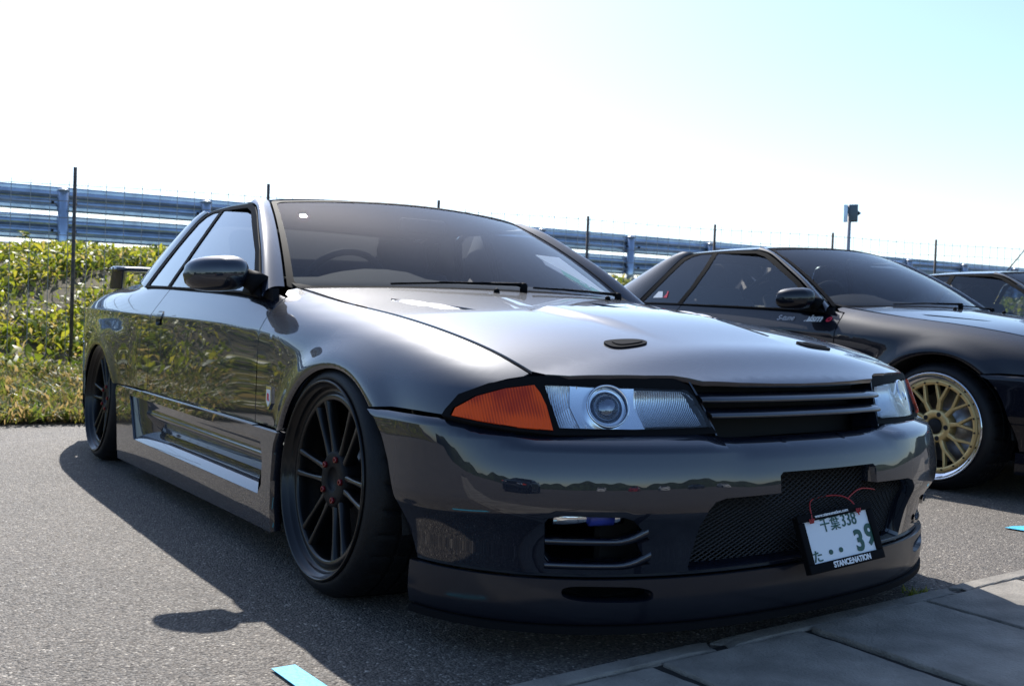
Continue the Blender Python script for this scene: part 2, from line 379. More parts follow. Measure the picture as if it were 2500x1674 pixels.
def archd(k, x, z):
    c = ARC[k]; dx = (x-c[0])/c[2]; dz = np.maximum(z-c[1], 0)/c[3]; return (np.sqrt(dx*dx+dz*dz)-1)*c[2]
S_Y0 = Spl((-3.5,.775),(-3.3,.812),(-3.1,.835),(-2.9,.848),(-2.6,.858),(-2.2,.861),(-1.77,.860),(-1.2,.860),(-.55,.857),(-.3,.862),(0,.868),(.2,.869),(.36,.862),(.45,.850),(.55,.822),(.62,.785),(.70,.72))
S_ZC = Spl((-3.5,.742),(-2.93,.746),(-1.77,.731),(-.55,.702),(-.3,.682),(0,.64),(.3,.60),(.62,.56))
S_A1 = Spl((-3.5,.50),(-1.77,.52),(-.55,.49),(-.2,.46),(.1,.5),(.4,.6),(.62,.62))
S_ZG = Spl((-.62,.838),(-.267,.792),(.047,.758),(.3,.721),(.45,.690),(.533,.667),(.612,.639))
S_YG = Spl((-.62,.705),(-.267,.702),(.047,.697),(.3,.690),(.45,.679),(.533,.670),(.612,.656))
A2 = 2.6; R2 = .035
def r1(x): return .004+.055*sm(-.45,.05,x)
_st = []
for _x in (-.62,-.45,-.267,-.1,.047,.2,.3,.45,.533,.612):
    _y = float(S_Y0(_x)-S_A1(_x)*sp(S_ZG(_x)-S_ZC(_x), r1(_x))); _e = (_y-float(S_YG(_x)))/A2
    _lo, _hi = -.2, .2
    for _ in range(50):
        _m = (_lo+_hi)/2
        if sp(_m, R2) > _e: _hi = _m
        else: _lo = _m
    _st.append((_x, float(S_ZG(_x))-_lo))
S_ZS = Spl(*([(-3.5,.80),(-3.2,.822),(-2.9,.832),(-2.5,.842),(-2.2,.87),(-1.9,.91),(-1.2,.92),(-.85,.88)]+_st))
def side_y(x, z):
    x = np.asarray(x, float); z = np.asarray(z, float)
    y = S_Y0(x)-S_A1(x)*sp(z-S_ZC(x), r1(x))-A2*sp(z-S_ZS(x), R2)-.22*np.maximum(0, .5-z)**2
    d0 = archd(0, x, z); d1 = archd(1, x, z)
    y = y+.018*np.exp(-((np.maximum(d0, 0)-.016)/.045)**2)*sm(.47, .33, np.abs(x-.03))-35*np.maximum(0, .012-np.maximum(d0, 0))**2*sm(.45,.35,np.abs(x-.03))
    y = y+.010*np.exp(-((np.maximum(d1, 0)-.014)/.04)**2)-35*np.maximum(0, .012-np.maximum(d1, 0))**2*sm(.5,.4,np.abs(x+2.6))
    y = y+.026*sm(-1.95,-2.4,x)*sm(-3.35,-2.95,x)*sm(0,.12,S_ZC(x)-z)
    return y
def hood_edge(x): return S_ZG(x)
S_ZM = Spl((-.75,.892),(-.45,.856),(-.2,.824),(.1,.787),(.4,.748),(.58,.712),(.66,.690),(.72,.661),(.76,.642),(.79,.627),(.81,.612))
S_ZE = Spl((-.75,.848),(-.62,.838),(-.267,.792),(.047,.758),(.3,.721),(.45,.690),(.533,.667),(.612,.639),(.68,.618),(.75,.600),(.81,.585))
def hood_z(x, y):
    x = np.asarray(x, float); a = np.abs(np.asarray(y, float)); g = S_YG(np.minimum(x, .612))
    z = S_ZE(x)+(S_ZM(x)-S_ZE(x))*(1-(a/g)**2.3)
    w = .27-.05*sm(.1,.6,x)                                      # raised centre panel, open towards the screen
    z = z+.014*sm(.60,.2,x)*sm(.085,.10,x)*sm(w+.03,w-.03,a)
    return z
# bumper: vertical profile swept along a plan path
PATH = [(.36,-.872),(.45,-.858),(.54,-.825),(.62,-.778),(.70,-.705),(.775,-.60),(.83,-.48),(.868,-.34),(.888,-.18),(.895,0)]
PATH = PATH+[(a,-b) for a,b in PATH[-2::-1]]
_p = np.array(PATH); _s = np.concatenate([[0], np.cumsum(np.hypot(*np.diff(_p, axis=0).T))]); _s -= _s[-1]/2
SL = _s[-1]; B_X = Spl(*zip(_s, _p[:,0])); B_Y = Spl(*zip(_s, _p[:,1]))
_q = np.linspace(-SL-.25, SL+.25, 2401); _qy = B_Y(_q)
def s_of_y(y): return np.interp(y, _qy, _q)
B_D = Spl((.10,-.072),(.16,-.058),(.21,-.047),(.26,-.036),(.31,-.021),(.338,-.008),(.352,-.001),(.372,.002),(.40,.001),(.43,-.002),(.46,-.008),(.485,-.0145),(.496,-.0195),(.503,-.031),(.509,-.054),(.516,-.080),(.524,-.106))
def bump_top(s):
    a = np.abs(B_Y(s)); return .522-.014*sm(.36,.24,a)+.032*sm(.70,.872,a)
def bump(s, z, off=0.):
    s = np.asarray(s, float); z = np.asarray(z, float); e = 1e-3
    tx = (B_X(s+e)-B_X(s-e)); ty = (B_Y(s+e)-B_Y(s-e)); l = np.hypot(tx, ty); nx, ny = ty/l, -tx/l
    zz = z-(bump_top(s)-.522)*sm(.36,.50,z)
    fade = 1-.75*sm(.76,.872,np.abs(B_Y(s)))*sm(.40,.5,z)
    d = B_D(zz)*fade+off
    return np.stack([B_X(s)+nx*d, B_Y(s)+ny*d, z+0*s], -1)
H_G = Spl((0,.835),(.29,.808),(.45,.768),(.58,.718),(.68,.666),(.76,.612),(.826,.563),(.86,.53))
def lamp_x(y, z): return H_G(np.abs(y))-.45*(np.asarray(z)-.522)
# ---------------------------------------------------------------- the coupe
def FS(off=0.):
    return lambda x, z: np.stack([np.asarray(x, float), -(side_y(x, z)+off), np.asarray(z, float)], -1)
def FH(off=0.):
    return lambda x, y: np.stack([np.asarray(x, float), np.asarray(y, float), hood_z(x, y)+off], -1)
def FB(off=0.):
    return lambda s, z: bump(s, z, off)
def FLAMP(off=0.):
    return lambda y, z: np.stack([lamp_x(y, z)+off, np.asarray(y, float), np.asarray(z, float)], -1)
def glass_y(x, z):
    x = np.asarray(x, float); z = np.asarray(z, float); d = z-.84
    return .803-.46*d-.28*d*d-.008*((x+1.35)/.75)**2
def FG(off=0.):
    return lambda x, z: np.stack([np.asarray(x, float), -(glass_y(x, z)+off), np.asarray(z, float)], -1)
R_Z = Spl((-1.0,1.185),(-1.15,1.199),(-1.3,1.208),(-1.5,1.211),(-1.8,1.204),(-2.0,1.186),(-2.15,1.160))
def FR(x, y):
    x = np.asarray(x, float); a = np.abs(np.asarray(y, float))/.632
    return np.stack([x, np.asarray(y, float), R_Z(x)-.026*a**2-.016*a**8], -1)
def FW(u, v, off=0.):
    u = np.asarray(u, float); v = np.asarray(v, float); q = u*u
    b = np.stack([-.43-.23*q, .695*u, .862-.014*q], -1); t = np.stack([-1.13-.105*q, .545*u, 1.197-.024*q], -1)
    return b*(1-v)[..., None]+t*v[..., None]+np.array((.45, 0, .9))*(.022*4*v*(1-v)+off)[..., None]
def FRW(u, v, off=0.):
    u = np.asarray(u, float); v = np.asarray(v, float); q = u*u
    b = np.stack([-2.80+.16*q, .62*u, .885-.0*q], -1); t = np.stack([-2.11+.05*q, .50*u, 1.168-.016*q], -1)
    return b*(1-v)[..., None]+t*v[..., None]+np.array((-.4, 0, .9))*(.018*4*v*(1-v)+off)[..., None]
_qx = B_X(_q); _neg = _q < 0
def s_of_x(x):                                      # right-hand flank of the bumper path
    return float(np.interp(x, _qx[_neg], _q[_neg]))
def sy(y): return float(s_of_y(y))
def arch_pts(k, za, zb, n=26, grow=0.):
    c = ARC[k]; A, Bz = c[2]+grow, c[3]+grow
    a0 = math.asin(min(1, max(0, za-c[1])/Bz)); a1 = math.pi-math.asin(min(1, max(0, zb-c[1])/Bz))
    return [(c[0]-A*math.cos(t), c[1]+Bz*math.sin(t)) for t in np.linspace(a0, a1, n)]

def make_wheel(kind, parent, loc, side, camber, R):
    """wheel > tyre, spokes, lug nuts, brake disc; outer face at local y = 0 looking along -y (side -1) or +y"""
    if kind == 'multi':
        rp = [(.252,.012),(.2545,.002),(.2535,-.003),(.250,-.004),(.2465,.000),(.244,.010),(.2375,.0125),(.235,.017),(.233,.028),(.224,.030),(.2215,.026),(.214,.024),(.205,.0245),(.2025,.030),(.204,.07),(.206,.12),(.213,.235)]
        rimr, tw = .253, .235
    else:
        K = 1.13; rp = [(r*K, d) for r, d in [(.216,.012),(.2185,.002),(.2175,-.003),(.214,-.005),(.209,.000),(.205,.010),(.196,.014),(.190,.020),(.183,.034),(.180,.050),(.182,.12),(.19,.2)]]
        rimr, tw = .217*K, .225
    V, F = lathe(rp, 96); w = obj('wheel', raw('wheel', V, F, True), 'rim' if kind == 'multi' else 'silver', parent)
    e = rimr
    tp = [(e-.003,.010),(e+.003,.004),(e+.009,.003),(e+.017,.006),(e+.027,.013),(R-.014,.022),(R-.007,.032),(R-.002,.046),(R,.062)]
    y = .062; g = []
    for gy in np.linspace(.090, tw-.05, 3): g += [(R,gy-.006),(R-.007,gy-.005),(R-.007,gy+.005),(R,gy+.006)]
    tp += g+[(R,tw-.03),(R-.004,tw-.012),(R-.02,tw),(e,tw+.004)]
    V, F = lathe(tp, 240)
    for i in range(0, 240, 8):
        for q, (r, d) in enumerate(tp):
            if r > R-.0045 and d < tw-.01: v = V[i*len(tp)+q]; kk = (r-.006)/r; V[i*len(tp)+q] = (v[0]*kk, v[1], v[2]*kk)
    ty = obj('tyre', raw('tyre', V, F, True), 'tyre', w)
    m = ty.data
    bm = bmesh.new(); bm.from_mesh(m)
    for ed in bm.edges:
        if len(ed.link_faces) == 2 and ed.calc_face_angle(0) > .7: ed.smooth = False
    bm.to_mesh(m); bm.free()
    if kind == 'multi':
        def spoke(V, F, a, off0, off1):
            ca, sa = math.cos(a), math.sin(a); er = np.array((sa, 0, ca)); et = np.array((ca, 0, -sa)); b = len(V); n = 7
            for i in range(n):
                t = i/(n-1); r = .066+(.212-.066)*t; o = off0+(off1-off0)*t**.9; d = .038-.014*t**1.3
                hw = .0068+.0046*abs(2*t-.95)**2.4; th = .026; c = er*r+et*o
                for q, dd in ((-hw, d+th), (-hw, d+.004), (-hw*.55, d), (hw*.55, d), (hw, d+.004), (hw, d+th)): V.append(c+et*q+np.array((0, dd, 0)))
            for i in range(n-1):
                for j in range(5): F.append((b+i*6+j, b+i*6+j+1, b+(i+1)*6+j+1, b+(i+1)*6+j))
        for p in range(6):
            a = math.radians(-25+60*p)
            for sgn in (-1, 1):
                o = obj('spoke', mesh_of('spoke', lambda V, F: spoke(V, F, a, sgn*.016, sgn*.030)), 'rim', w)
                bm = bmesh.new(); bm.from_mesh(o.data); bmesh.ops.recalc_face_normals(bm, faces=bm.faces)
                for f in bm.faces: f.smooth = True
                bm.to_mesh(o.data); bm.free()
        V, F = lathe([(.0,.041),(.029,.041),(.030,.0375),(.033,.0355),(.066,.0355),(.072,.0385),(.0755,.046),(.077,.08)], 60); obj('hub', raw('hub', V, F, True), 'hub', w)
        for k in range(5):
            a = math.radians(72*k+18)
            V, F = lathe([(0,.034),(.0035,.034),(.004,.029),(.0072,.0285),(.0085,.031),(.0085,.045)], 12); me = raw('lug_nut', V, F); o = obj('lug_nut', me, 'lug', w)
            o.location = (.0545*math.sin(a), 0, .0545*math.cos(a))
    else:
        def yspoke(V, F, a):
            def seg(p0, p1, w0, w1, d0, d1):
                b = len(V); p0 = np.array(p0); p1 = np.array(p1); d = p1-p0; d = d/np.linalg.norm(d); pe = np.array((d[2], 0, -d[0]))
                for p, ww, dd in ((p0, w0, d0), (p1, w1, d1)):
                    for q, de in ((-1, .022), (-1, .003), (-.6, 0), (.6, 0), (1, .003), (1, .022)): V.append(p+pe*q*ww+np.array((0, dd+de, 0)))
                for j in range(5): F.append((b+j, b+j+1, b+6+j+1, b+6+j))
            P = lambda r, aa: (r*math.sin(aa), 0, r*math.cos(aa))
            seg(P(.045*K, a), P(.112*K, a), .0115, .0085, .030, .022)
            for s in (-1, 1): seg(P(.103*K, a+s*.014), P(.178*K, a+s*.165), .0070, .0050, .0225, .019)
        for k in range(10):
            o = obj('spoke', mesh_of('spoke', lambda V, F: yspoke(V, F, math.radians(36*k+9))), 'gold', w)
            bm = bmesh.new(); bm.from_mesh(o.data); bmesh.ops.recalc_face_normals(bm, faces=bm.faces); bm.to_mesh(o.data); bm.free()
        V, F = lathe([(r*K, d) for r, d in [(.180,.05),(.168,.045),(.168,.022),(.171,.019),(.184,.018),(.187,.020),(.188,.04)]], 72); obj('spoke_ring', raw('spoke_ring', V, F, True), 'gold', w)
        V, F = lathe([(0,.034),(.029,.034),(.033,.037),(.037,.034),(.039,.026),(.070,.026),(.076,.032),(.077,.08)], 48); obj('hub', raw('hub', V, F, True), 'gold', w)
        V, F = lathe([(0,.020),(.029,.021),(.034,.026),(.035,.04)], 32); obj('centre_cap', raw('centre_cap', V, F, True), 'dark', w)
        for k in range(5):
            a = math.radians(72*k+20); V, F = lathe([(0,.0255),(.0115,.0255),(.012,.034)], 12); o = obj('lug_nut', raw('lug_nut', V, F), 'dark', w); o.location = (.057*math.sin(a), 0, .057*math.cos(a))
        for k in range(20):
            a = math.radians(18*k+3); V, F = lathe([(0,.0125),(.0042,.013),(.0046,.022)], 8); o = obj('rim_bolt', raw('rim_bolt', V, F), 'dark', w); o.location = (.1775*K*math.sin(a), 0, .1775*K*math.cos(a))
    V, F = lathe([(.0,.105),(.09,.105),(.095,.118),(.165,.118),(.165,.142),(.09,.142)], 60); obj('brake_disc', raw('brake_disc', V, F, True), 'steel', w)
    V, F = lathe([(0,.16),(.205,.165),(.212,.20)], 40); obj('wheel_back', raw('wheel_back', V, F, True), 'dark', w)
    w.location = loc; w.rotation_euler = (-camber, 0, 0 if side < 0 else math.pi)
    return w

def make_car(root, wheels=True):
    P = 'paint'; C_ = {}
    # ---- flanks
    fo = [(-.536,.424),(-.300,.424)]+arch_pts(0,.43,.541,60)[0:]+[(.34,.549),(.43,.548),(.518,.5455)]
    # upper edge along the lamp surround, then back along the bonnet gap
    lampedge = [(.534,.556),(.540,.572),(.549,.594),(.566,.612),(.590,.627),(.606,.633)]
    gap = [(x, float(S_ZG(x))-.0022) for x in np.linspace(.606,-.60,40)]
    gap[0] = (.606,.6385)
    fo = fo+lampedge+gap+[(-.612,.825),(-.585,.812),(-.550,.806),(-.538,.78),(-.535,.70)]
    cre = [(x, float(S_ZC(x))+d) for x in np.arange(-3.45,.1,.03) for d in (-.010,-.004,-.0013,.0013,.004,.010)]
    def arows(k):
        c = ARC[k]; return [(c[0]-(c[2]+d)*math.cos(t), c[1]+(c[3]+d)*math.sin(t)) for d in (.005,.010,.016,.023,.032,.045,.060,.080) for t in np.linspace(-.05, math.pi+.05, 70)]
    panel('fender', FS(), fo, P, root, step=.022, extra=cre+arows(0), du=4e-4)
    belt = lambda x: .813+(-.62-x)*(.030/1.09)
    do = [(-.543,.424),(-.541,.70),(-.544,.78),(-.556,.802),(-.60,.809)]+[(x, belt(x)) for x in np.linspace(-.66,-1.70,20)]+[(-1.725,.80),(-1.762,.732),(-1.772,.66),(-1.785,.424)]
    hand = rrect(-1.682,.692,-1.590,.748,.012)
    panel('door', FS(), do, P, root, step=.03, holes=[hand], hhem=.03, extra=cre, du=4e-4)
    panel('door_handle', FS(.004), rrect(-1.678,.718,-1.594,.745,.010), P, root, step=.02, hem=.014)
    panel('handle_pocket', FS(-.026), rrect(-1.69,.686,-1.582,.754,.004), 'dark', root, step=.03, hem=0)
    qt = [(-1.792,.424),(-1.779,.66),(-1.769,.732),(-1.732,.80),(-1.708,.8435),(-2.0,.8505),(-2.13,.853),(-2.3,.862),(-2.55,.872),(-2.8,.878),(-3.05,.873),(-3.25,.858),(-3.40,.842)]
    qo = [(-3.47,.80),(-3.48,.62),(-3.02,.58)]+[(ARC[1][0]-.41,.44)]+arch_pts(1,.44,.424,60)+[(-2.2,.424)]
    panel('quarter_panel', FS(), qt+qo, P, root, step=.03, extra=cre+arows(1), du=4e-4)
    rb = [(-3.015,.434),(-3.03,.57),(-3.48,.612),(-3.49,.40),(-3.46,.20),(-3.0,.20)]
    panel('rear_bumper_corner', FS(.004), rb, P, root, step=.04)
    def FT(y, z):
        y = np.asarray(y, float); z = np.asarray(z, float); return np.stack([-3.485-.10*(1-(y/.80)**2)+.12*np.maximum(0, z-.70)**2*4, y, z], -1)
    panel('tail_panel', FT, [(-.77,.20),(.77,.20),(.765,.60),(.74,.78),(.62,.835),(-.62,.835),(-.74,.78),(-.765,.60)], P, root, mirror=False, step=.06)
    DZ = Spl((-3.6,.848),(-3.35,.862),(-3.0,.884),(-2.7,.892),(-2.4,.89))
    def FD(x, y):
        x = np.asarray(x, float); a = np.abs(np.asarray(y, float)); return np.stack([x, np.asarray(y, float), DZ(x)-.02*(a/.7)**2+.006], -1)
    panel('boot_lid', FD, [(-2.62,-.63),(-2.82,0),(-2.62,.63),(-3.0,.63),(-3.36,.60),(-3.50,.4),(-3.55,0),(-3.50,-.4),(-3.36,-.60),(-3.0,-.63)], P, root, mirror=False, step=.06)
    # ---- bonnet
    fr = [(.603,-.6535),(.628,-.636),(.660,-.596),(.694,-.515),(.722,-.430),(.737,-.362),(.752,-.332),(.772,-.305),(.788,-.20),(.795,-.10),(.797,0)]
    ho = fr+[(a,-b) for a,b in fr[-2::-1]]
    ho += [(x, float(S_YG(x))-.0055) for x in np.linspace(.58,-.555,30)]
    ho += [(-.388-.175*(y/.7)**2, y) for y in np.linspace(.698,-.698,25)]
    ho += [(x, -float(S_YG(x))+.0055) for x in np.linspace(-.555,.58,30)]
    slots = []
    for s in (-1, 1):
        slots.append([(-.245,s*.560),(-.16,s*.515),(.020,s*.462),(.062,s*.458),(.045,s*.486),(-.10,s*.545),(-.20,s*.582)])
    rearslot = [[(-.150,.100),(-.075,.075),(.078,.060),(.082,.235),(-.02,.225)]]
    panel('bonnet', FH(), ho, P, root, mirror=False, step=.026, holes=slots+rearslot, hhem=.012)
    V, F = [], []; boxm(V, F, (0.0,0,.52), (1.0,1.20,.16)); obj('engine_bay', raw('engine_bay', V, F), 'dark', root)
    for s in (-1, 1):
        for k in range(2):
            a = np.array((-.215+.10*k,s*(.563-.030*k))); b = np.array((-.02+.075*k,s*(.500-.018*k)))
            def vane(V, F):
                n = 10
                for i in range(n):
                    t = i/(n-1); p = a+(b-a)*t; h = float(hood_z(*p)); q = p+np.array((0, s*.010))*math.sin(math.pi*t)
                    V.append((p[0], p[1], h+.001)); V.append((q[0]-.012, q[1], h+.006*math.sin(math.pi*t)+.001)); V.append((q[0]-.006, q[1]+s*.012, h-.004))
                for i in range(n-1):
                    for j in range(2): F.append((i*3+j, i*3+j+1, i*3+3+j+1, i*3+3+j))
            obj('bonnet_louvre', mesh_of('bonnet_louvre', vane, True), P, root)
    for s in (-1, 1):                                # flush push latches near the nose
        cx, cy = .556, s*.345
        L = []
        for k in range(40):
            t = 2*math.pi*k/40; q = math.sin(t); rx = .030-.006*math.cos(t)*s*-1; L.append((cx+(.027-.006*math.cos(t))*math.copysign(abs(q)**.7, q), cy+s*-.0+.060*math.copysign(abs(math.cos(t))**.85, math.cos(t))))
        la = panel('bonnet_latch', FH(.004), L, 'trim', root, mirror=False, step=.015, hem=.006, cen=CEN)[0]
        inner = [(cx+(x-cx)*.62, cy+.004+(y-cy)*.72) for x, y in L]
        panel('latch_lever', FH(.0065), inner, 'trim', la, mirror=False, step=.012, hem=.004)
    for y in (-.13,.34):
        z = float(hood_z(-.335,y)); V, F = [], []; tube(V, F, [(-.335,y,z-.002),(-.335,y,z+.010),(-.337,y,z+.013)], [.011,.009,.004], 12); obj('washer_nozzle', raw('washer_nozzle', V, F, True), 'trim', root)
    # ---- nose: bumper, lip, lamps, grille
    edge = [(s_of_x(x), z) for x, z in ((.258,.5365),(.34,.5400),(.43,.5395),(.515,.5370))]
    top = [(sy(-y), z) for y, z in ((.812,.5365),(.77,.530),(.72,.5225),(.66,.5165),(.60,.5155),(.50,.5165),(.42,.5175),(.36,.518),(.33,.517),(.305,.513),(.285,.507),(.26,.5045),(.18,.5035),(.0,.5035))]
    half = edge+top
    arch_b = [(s_of_x(x), z) for x, z in ((.424,.2165),(.418,.26),(.404,.31),(.385,.37),(.362,.43),(.330,.485),(.295,.52))]
    low_ = [(sy(-y),.2165) for y in (0,.2,.4,.55,.68,.78,.85)]
    bo = half+[(-a, b) for a, b in half[-2::-1]]+[(-a, b) for a, b in arch_b[::-1]]+[(-a, b) for a, b in low_[::-1]]+low_[1:]+arch_b
    mo = [(.385,.224),(.388,.232),(.378,.33),(.368,.362),(.352,.379),(.325,.386),(.172,.389),(.172,.426),(.162,.434)]
    mouth = [(sy(-y), z) for y, z in mo]; mouth = mouth+[(-a, b) for a, b in mouth[::-1]]
    ve = [(.478,.244),(.492,.254),(.512,.287),(.488,.299),(.504,.318),(.530,.344),(.548,.351),(.660,.353),(.684,.346),(.690,.335),(.690,.255),(.682,.242),(.665,.237),(.52,.238)]
    vent = [(sy(-y), z) for y, z in ve]
    panel('front_bumper', FB(), bo, P, root, mirror=False, step=.022, holes=[mouth, vent, [(-a, b) for a, b in vent[::-1]]], hem=.02, hhem=.045, asp=1.15)
    for sg in (1, -1):                              # horizontal blades in the side intakes, flicked up at the inner end
        for z0, ye in ((.294,.500),(.240,.486)):
            def blade(V, F):
                n = 16; ys = np.linspace(.690, ye-.004, n)
                for i, yy in enumerate(ys):
                    t = max(0, (i-(n-6))/5); zz = z0+.024*t*t; s = sy(-yy); h = .0065+.004*t
                    c = bump(np.array([s]), np.array([zz]), .001)[0]; c2 = bump(np.array([s]), np.array([zz]), -.045)[0]
                    c[1] *= sg; c2[1] *= sg
                    for p, dz in ((c, -h), (c+np.array((.003, 0, 0)), 0), (c, h), (c2, h*.6), (c2, -h*.6)): V.append((p[0], p[1], p[2]+dz))
                for i in range(n-1):
                    for j in range(5): F.append((i*5+j, i*5+(j+1) % 5, i*5+5+(j+1) % 5, i*5+5+j))
            me = mesh_of('intake_blade', blade, True)
            bm = bmesh.new(); bm.from_mesh(me); bmesh.ops.recalc_face_normals(bm, faces=bm.faces); bm.to_mesh(me); bm.free(); obj('intake_blade', me, P, root)
        V, F = [], []; tube(V, F, [(.70,-sg*.66,.345),(.735,-sg*.585,.345)], .017, 14); tube(V, F, [(.748,-sg*.545,.345),(.756,-sg*.52,.345)], .018, 14)
        pp_ = obj('intercooler_pipe', raw('intercooler_pipe', V, F, True), 'silver', root)
        V, F = [], []; tube(V, F, [(.733,-sg*.59,.345),(.75,-sg*.54,.345)], .0195, 14); obj('hose', raw('hose', V, F, True), 'blue', pp_)
    # mesh screen behind the mouth
    def screen(V, F):
        pit = .0205; hgt = .0056
        def Pm(y, z): p = bump(np.array([sy(y)]), np.array([z]), -.040)[0]; return p
        nz = 40; ny = 42
        ok = lambda y, z: (z < .388 and abs(y) < .392) or abs(y) < .178
        g = {}
        for j in range(nz+1):
            for i in range(-ny//2, ny//2+1):
                y = (i+.5*(j % 2))*pit; z = .218+j*hgt
                g[i, j] = (Pm(y, z), ok(y, z))
        for j in range(nz):
            for i in range(-ny//2, ny//2):
                a, oa = g[i, j]
                for di in ((0, -1) if j % 2 == 0 else (0, 1)):
                    if (i+di, j+1) not in g: continue
                    b, ob = g[i+di, j+1]
                    if not (oa and ob): continue
                    d = b-a; n = np.array((.9, 0, .3)); e = np.cross(d, n); e = e/np.linalg.norm(e)*.0013; k = len(V)
                    V.extend([a-e, a+e, b+e, b-e, a+np.array((.0015, 0, -.001)), b+np.array((.0015, 0, -.001))]); F.extend([(k, k+4, k+5, k+3), (k+4, k+1, k+2, k+5)])
    obj('mesh_screen', mesh_of('mesh_screen', screen), mat('mesh_metal', (.035,.032,.03), .45, .4), root, kind='stuff')
    V, F = [], []; boxm(V, F, (.68,0,.34), (.02,1.04,.24)); obj('radiator_core', raw('radiator_core', V, F), 'dark', root)
    # lip spoiler
    LD = Spl((.095,-.060),(.105,-.046),(.118,-.037),(.135,-.032),(.155,-.030),(.18,-.030),(.20,-.031),(.213,-.032))
    def FLIP(s, z, off=0.):
        e = 1e-3; s = np.asarray(s, float); z = np.asarray(z, float); tx = B_X(s+e)-B_X(s-e); ty = B_Y(s+e)-B_Y(s-e); l = np.hypot(tx, ty)
        zz = z-.010*sm(.55,.87,np.abs(B_Y(s)))*0; d = LD(zz)+off; return np.stack([B_X(s)+ty/l*d, B_Y(s)-tx/l*d, z+0*s], -1)
    lp = [(s_of_x(.412),.2125),(s_of_x(.408),.118)]+[(sy(-y),.118) for y in (.85,.78,.68,.55,.4,.2,0)]
    lt = [(sy(-y),.2125) for y in (0,.2,.4,.55,.68,.78,.85)]
    lo_ = lp+[(-a, b) for a, b in lp[-2::-1]]+[(-a, b) for a, b in lt[::-1]]+lt[1:]
    lv = [(sy(-(.566+.092*math.copysign(abs(math.cos(t))**.55, math.cos(t)))), .183+.0165*math.copysign(abs(math.sin(t))**.7, math.sin(t))+(.004*math.cos(t))) for t in np.linspace(0, 2*math.pi, 41)[:-1]]
    panel('lip_spoiler', FLIP, lo_, 'lip_paint', root, mirror=False, step=.022, holes=[lv, [(-a, b) for a, b in lv[::-1]]], hem=.02, hhem=.05, asp=1.3)
    ul = [(s_of_x(.414),.1135),(s_of_x(.41),.099)]+[(sy(-y),.099) for y in (.85,.78,.68,.55,.4,.2,0)]
    ut = [(sy(-y),.1135) for y in (0,.2,.4,.55,.68,.78,.85)]
    def FUL(s, z):
        p = FLIP(s, np.asarray(z, float)*0+.120, .006); p[:, 2] = z; return p
    panel('under_lip', FUL, ul+[(-a, b) for a, b in ul[-2::-1]]+[(-a, b) for a, b in ut[::-1]]+ut[1:], 'trim', root, mirror=False, step=.03, hem=.10, asp=1.3)
    # headlamps
    sur = [(.838,.547),(.830,.560),(.803,.592),(.745,.617),(.664,.634),(.588,.6365),(.503,.635),(.411,.634),(.356,.631),(.328,.619),(.305,.567),(.291,.5165),(.348,.5145),(.444,.5135),(.532,.5145),(.645,.5135),(.724,.5215),(.792,.5345)]
    org = [(.824,.549),(.816,.564),(.776,.589),(.722,.607),(.668,.616),(.660,.60),(.654,.574),(.652,.524),(.716,.529),(.771,.538)]
    clr = [(.645,.617),(.506,.614),(.345,.609),(.325,.590),(.303,.531),(.486,.526),(.635,.528),(.640,.57)]
    neg = lambda L: [(-a, b) for a, b in L]
    for h in panel('headlamp', FLAMP(-.006), neg(sur), 'trim', root, step=.03, holes=[neg(org), neg(clr)], hem=.07, hhem=.006, asp=1.5):
        s = -1 if h.data.vertices[0].co.y < 0 else 1
        sg = lambda L: [(s*a, b) for a, b in L]
        panel('indicator_lens', FLAMP(.002), sg(org), 'amber', h, mirror=False, step=.015, hem=.02, asp=1.5)
        panel('lamp_lens', FLAMP(.002), sg(clr), 'lens', h, mirror=False, step=.02, hem=0, asp=1.5)
        def back(d, L, nm, mm):
            cy = sum(p[0] for p in L)/len(L); cz = sum(p[1] for p in L)/len(L); ry = max(p[0] for p in L)-cy; rz = max(p[1] for p in L)-cz
            def Fb(y, z):
                y = np.asarray(y, float); z = np.asarray(z, float); r = ((np.abs(y)-cy)/ry)**2+((z-cz)/rz)**2
                return np.stack([lamp_x(y, z)-.010-d*np.clip(1-r*.5, 0, 1), y, z], -1)
            return panel(nm, Fb, sg(L), mm, h, mirror=False, step=.010, hem=.02, asp=1.4, cen=np.array((.4,0,.57)))
        back(.020, [(.655,.62),(.575,.62),(.585,.57),(.575,.52),(.655,.52),(.66,.57)], 'sidelight_reflector', 'fluted')
        back(.012, [(.590,.621),(.455,.619),(.465,.57),(.455,.522),(.590,.520),(.60,.57)], 'lamp_divider', 'reflector')
        back(.026, [(.458,.606),(.352,.604),(.338,.600),(.326,.588),(.309,.545),(.312,.533),(.322,.530),(.458,.530)], 'main_reflector', 'fluted')
        panel('main_lens', FLAMP(-.008), sg([(.456,.607),(.352,.605),(.336,.600),(.324,.588),(.307,.545),(.310,.532),(.322,.529),(.456,.529)]), 'lens', h, mirror=False, step=.02, hem=.006, asp=1.4)
        # round projector
        c = np.array((float(lamp_x(.528,.573))-.006, s*.528, .573)); ax = np.array((.86, s*.38, .34)); ax /= np.linalg.norm(ax)
        a1 = np.cross(ax, (0,0,1)); a1 /= np.linalg.norm(a1); a2 = np.cross(a1, ax)
        def rev(prof, n=40):
            V = []; F = []; k = len(prof)
            for i in range(n):
                t = 2*math.pi*i/n; e = a1*math.cos(t)+a2*math.sin(t)
                V += [c+e*r+ax*d for r, d in prof]
            for i in range(n):
                j = (i+1) % n
                for q in range(k-1): F.append((i*k+q, i*k+q+1, j*k+q+1, j*k+q))
            return V, F
        V, F = rev([(.0485,-.03),(.0485,.002),(.0470,.006),(.0435,.005),(.0425,-.002),(.040,-.020)]); pr = obj('projector_ring', raw('projector_ring', V, F, True), 'chrome', h)
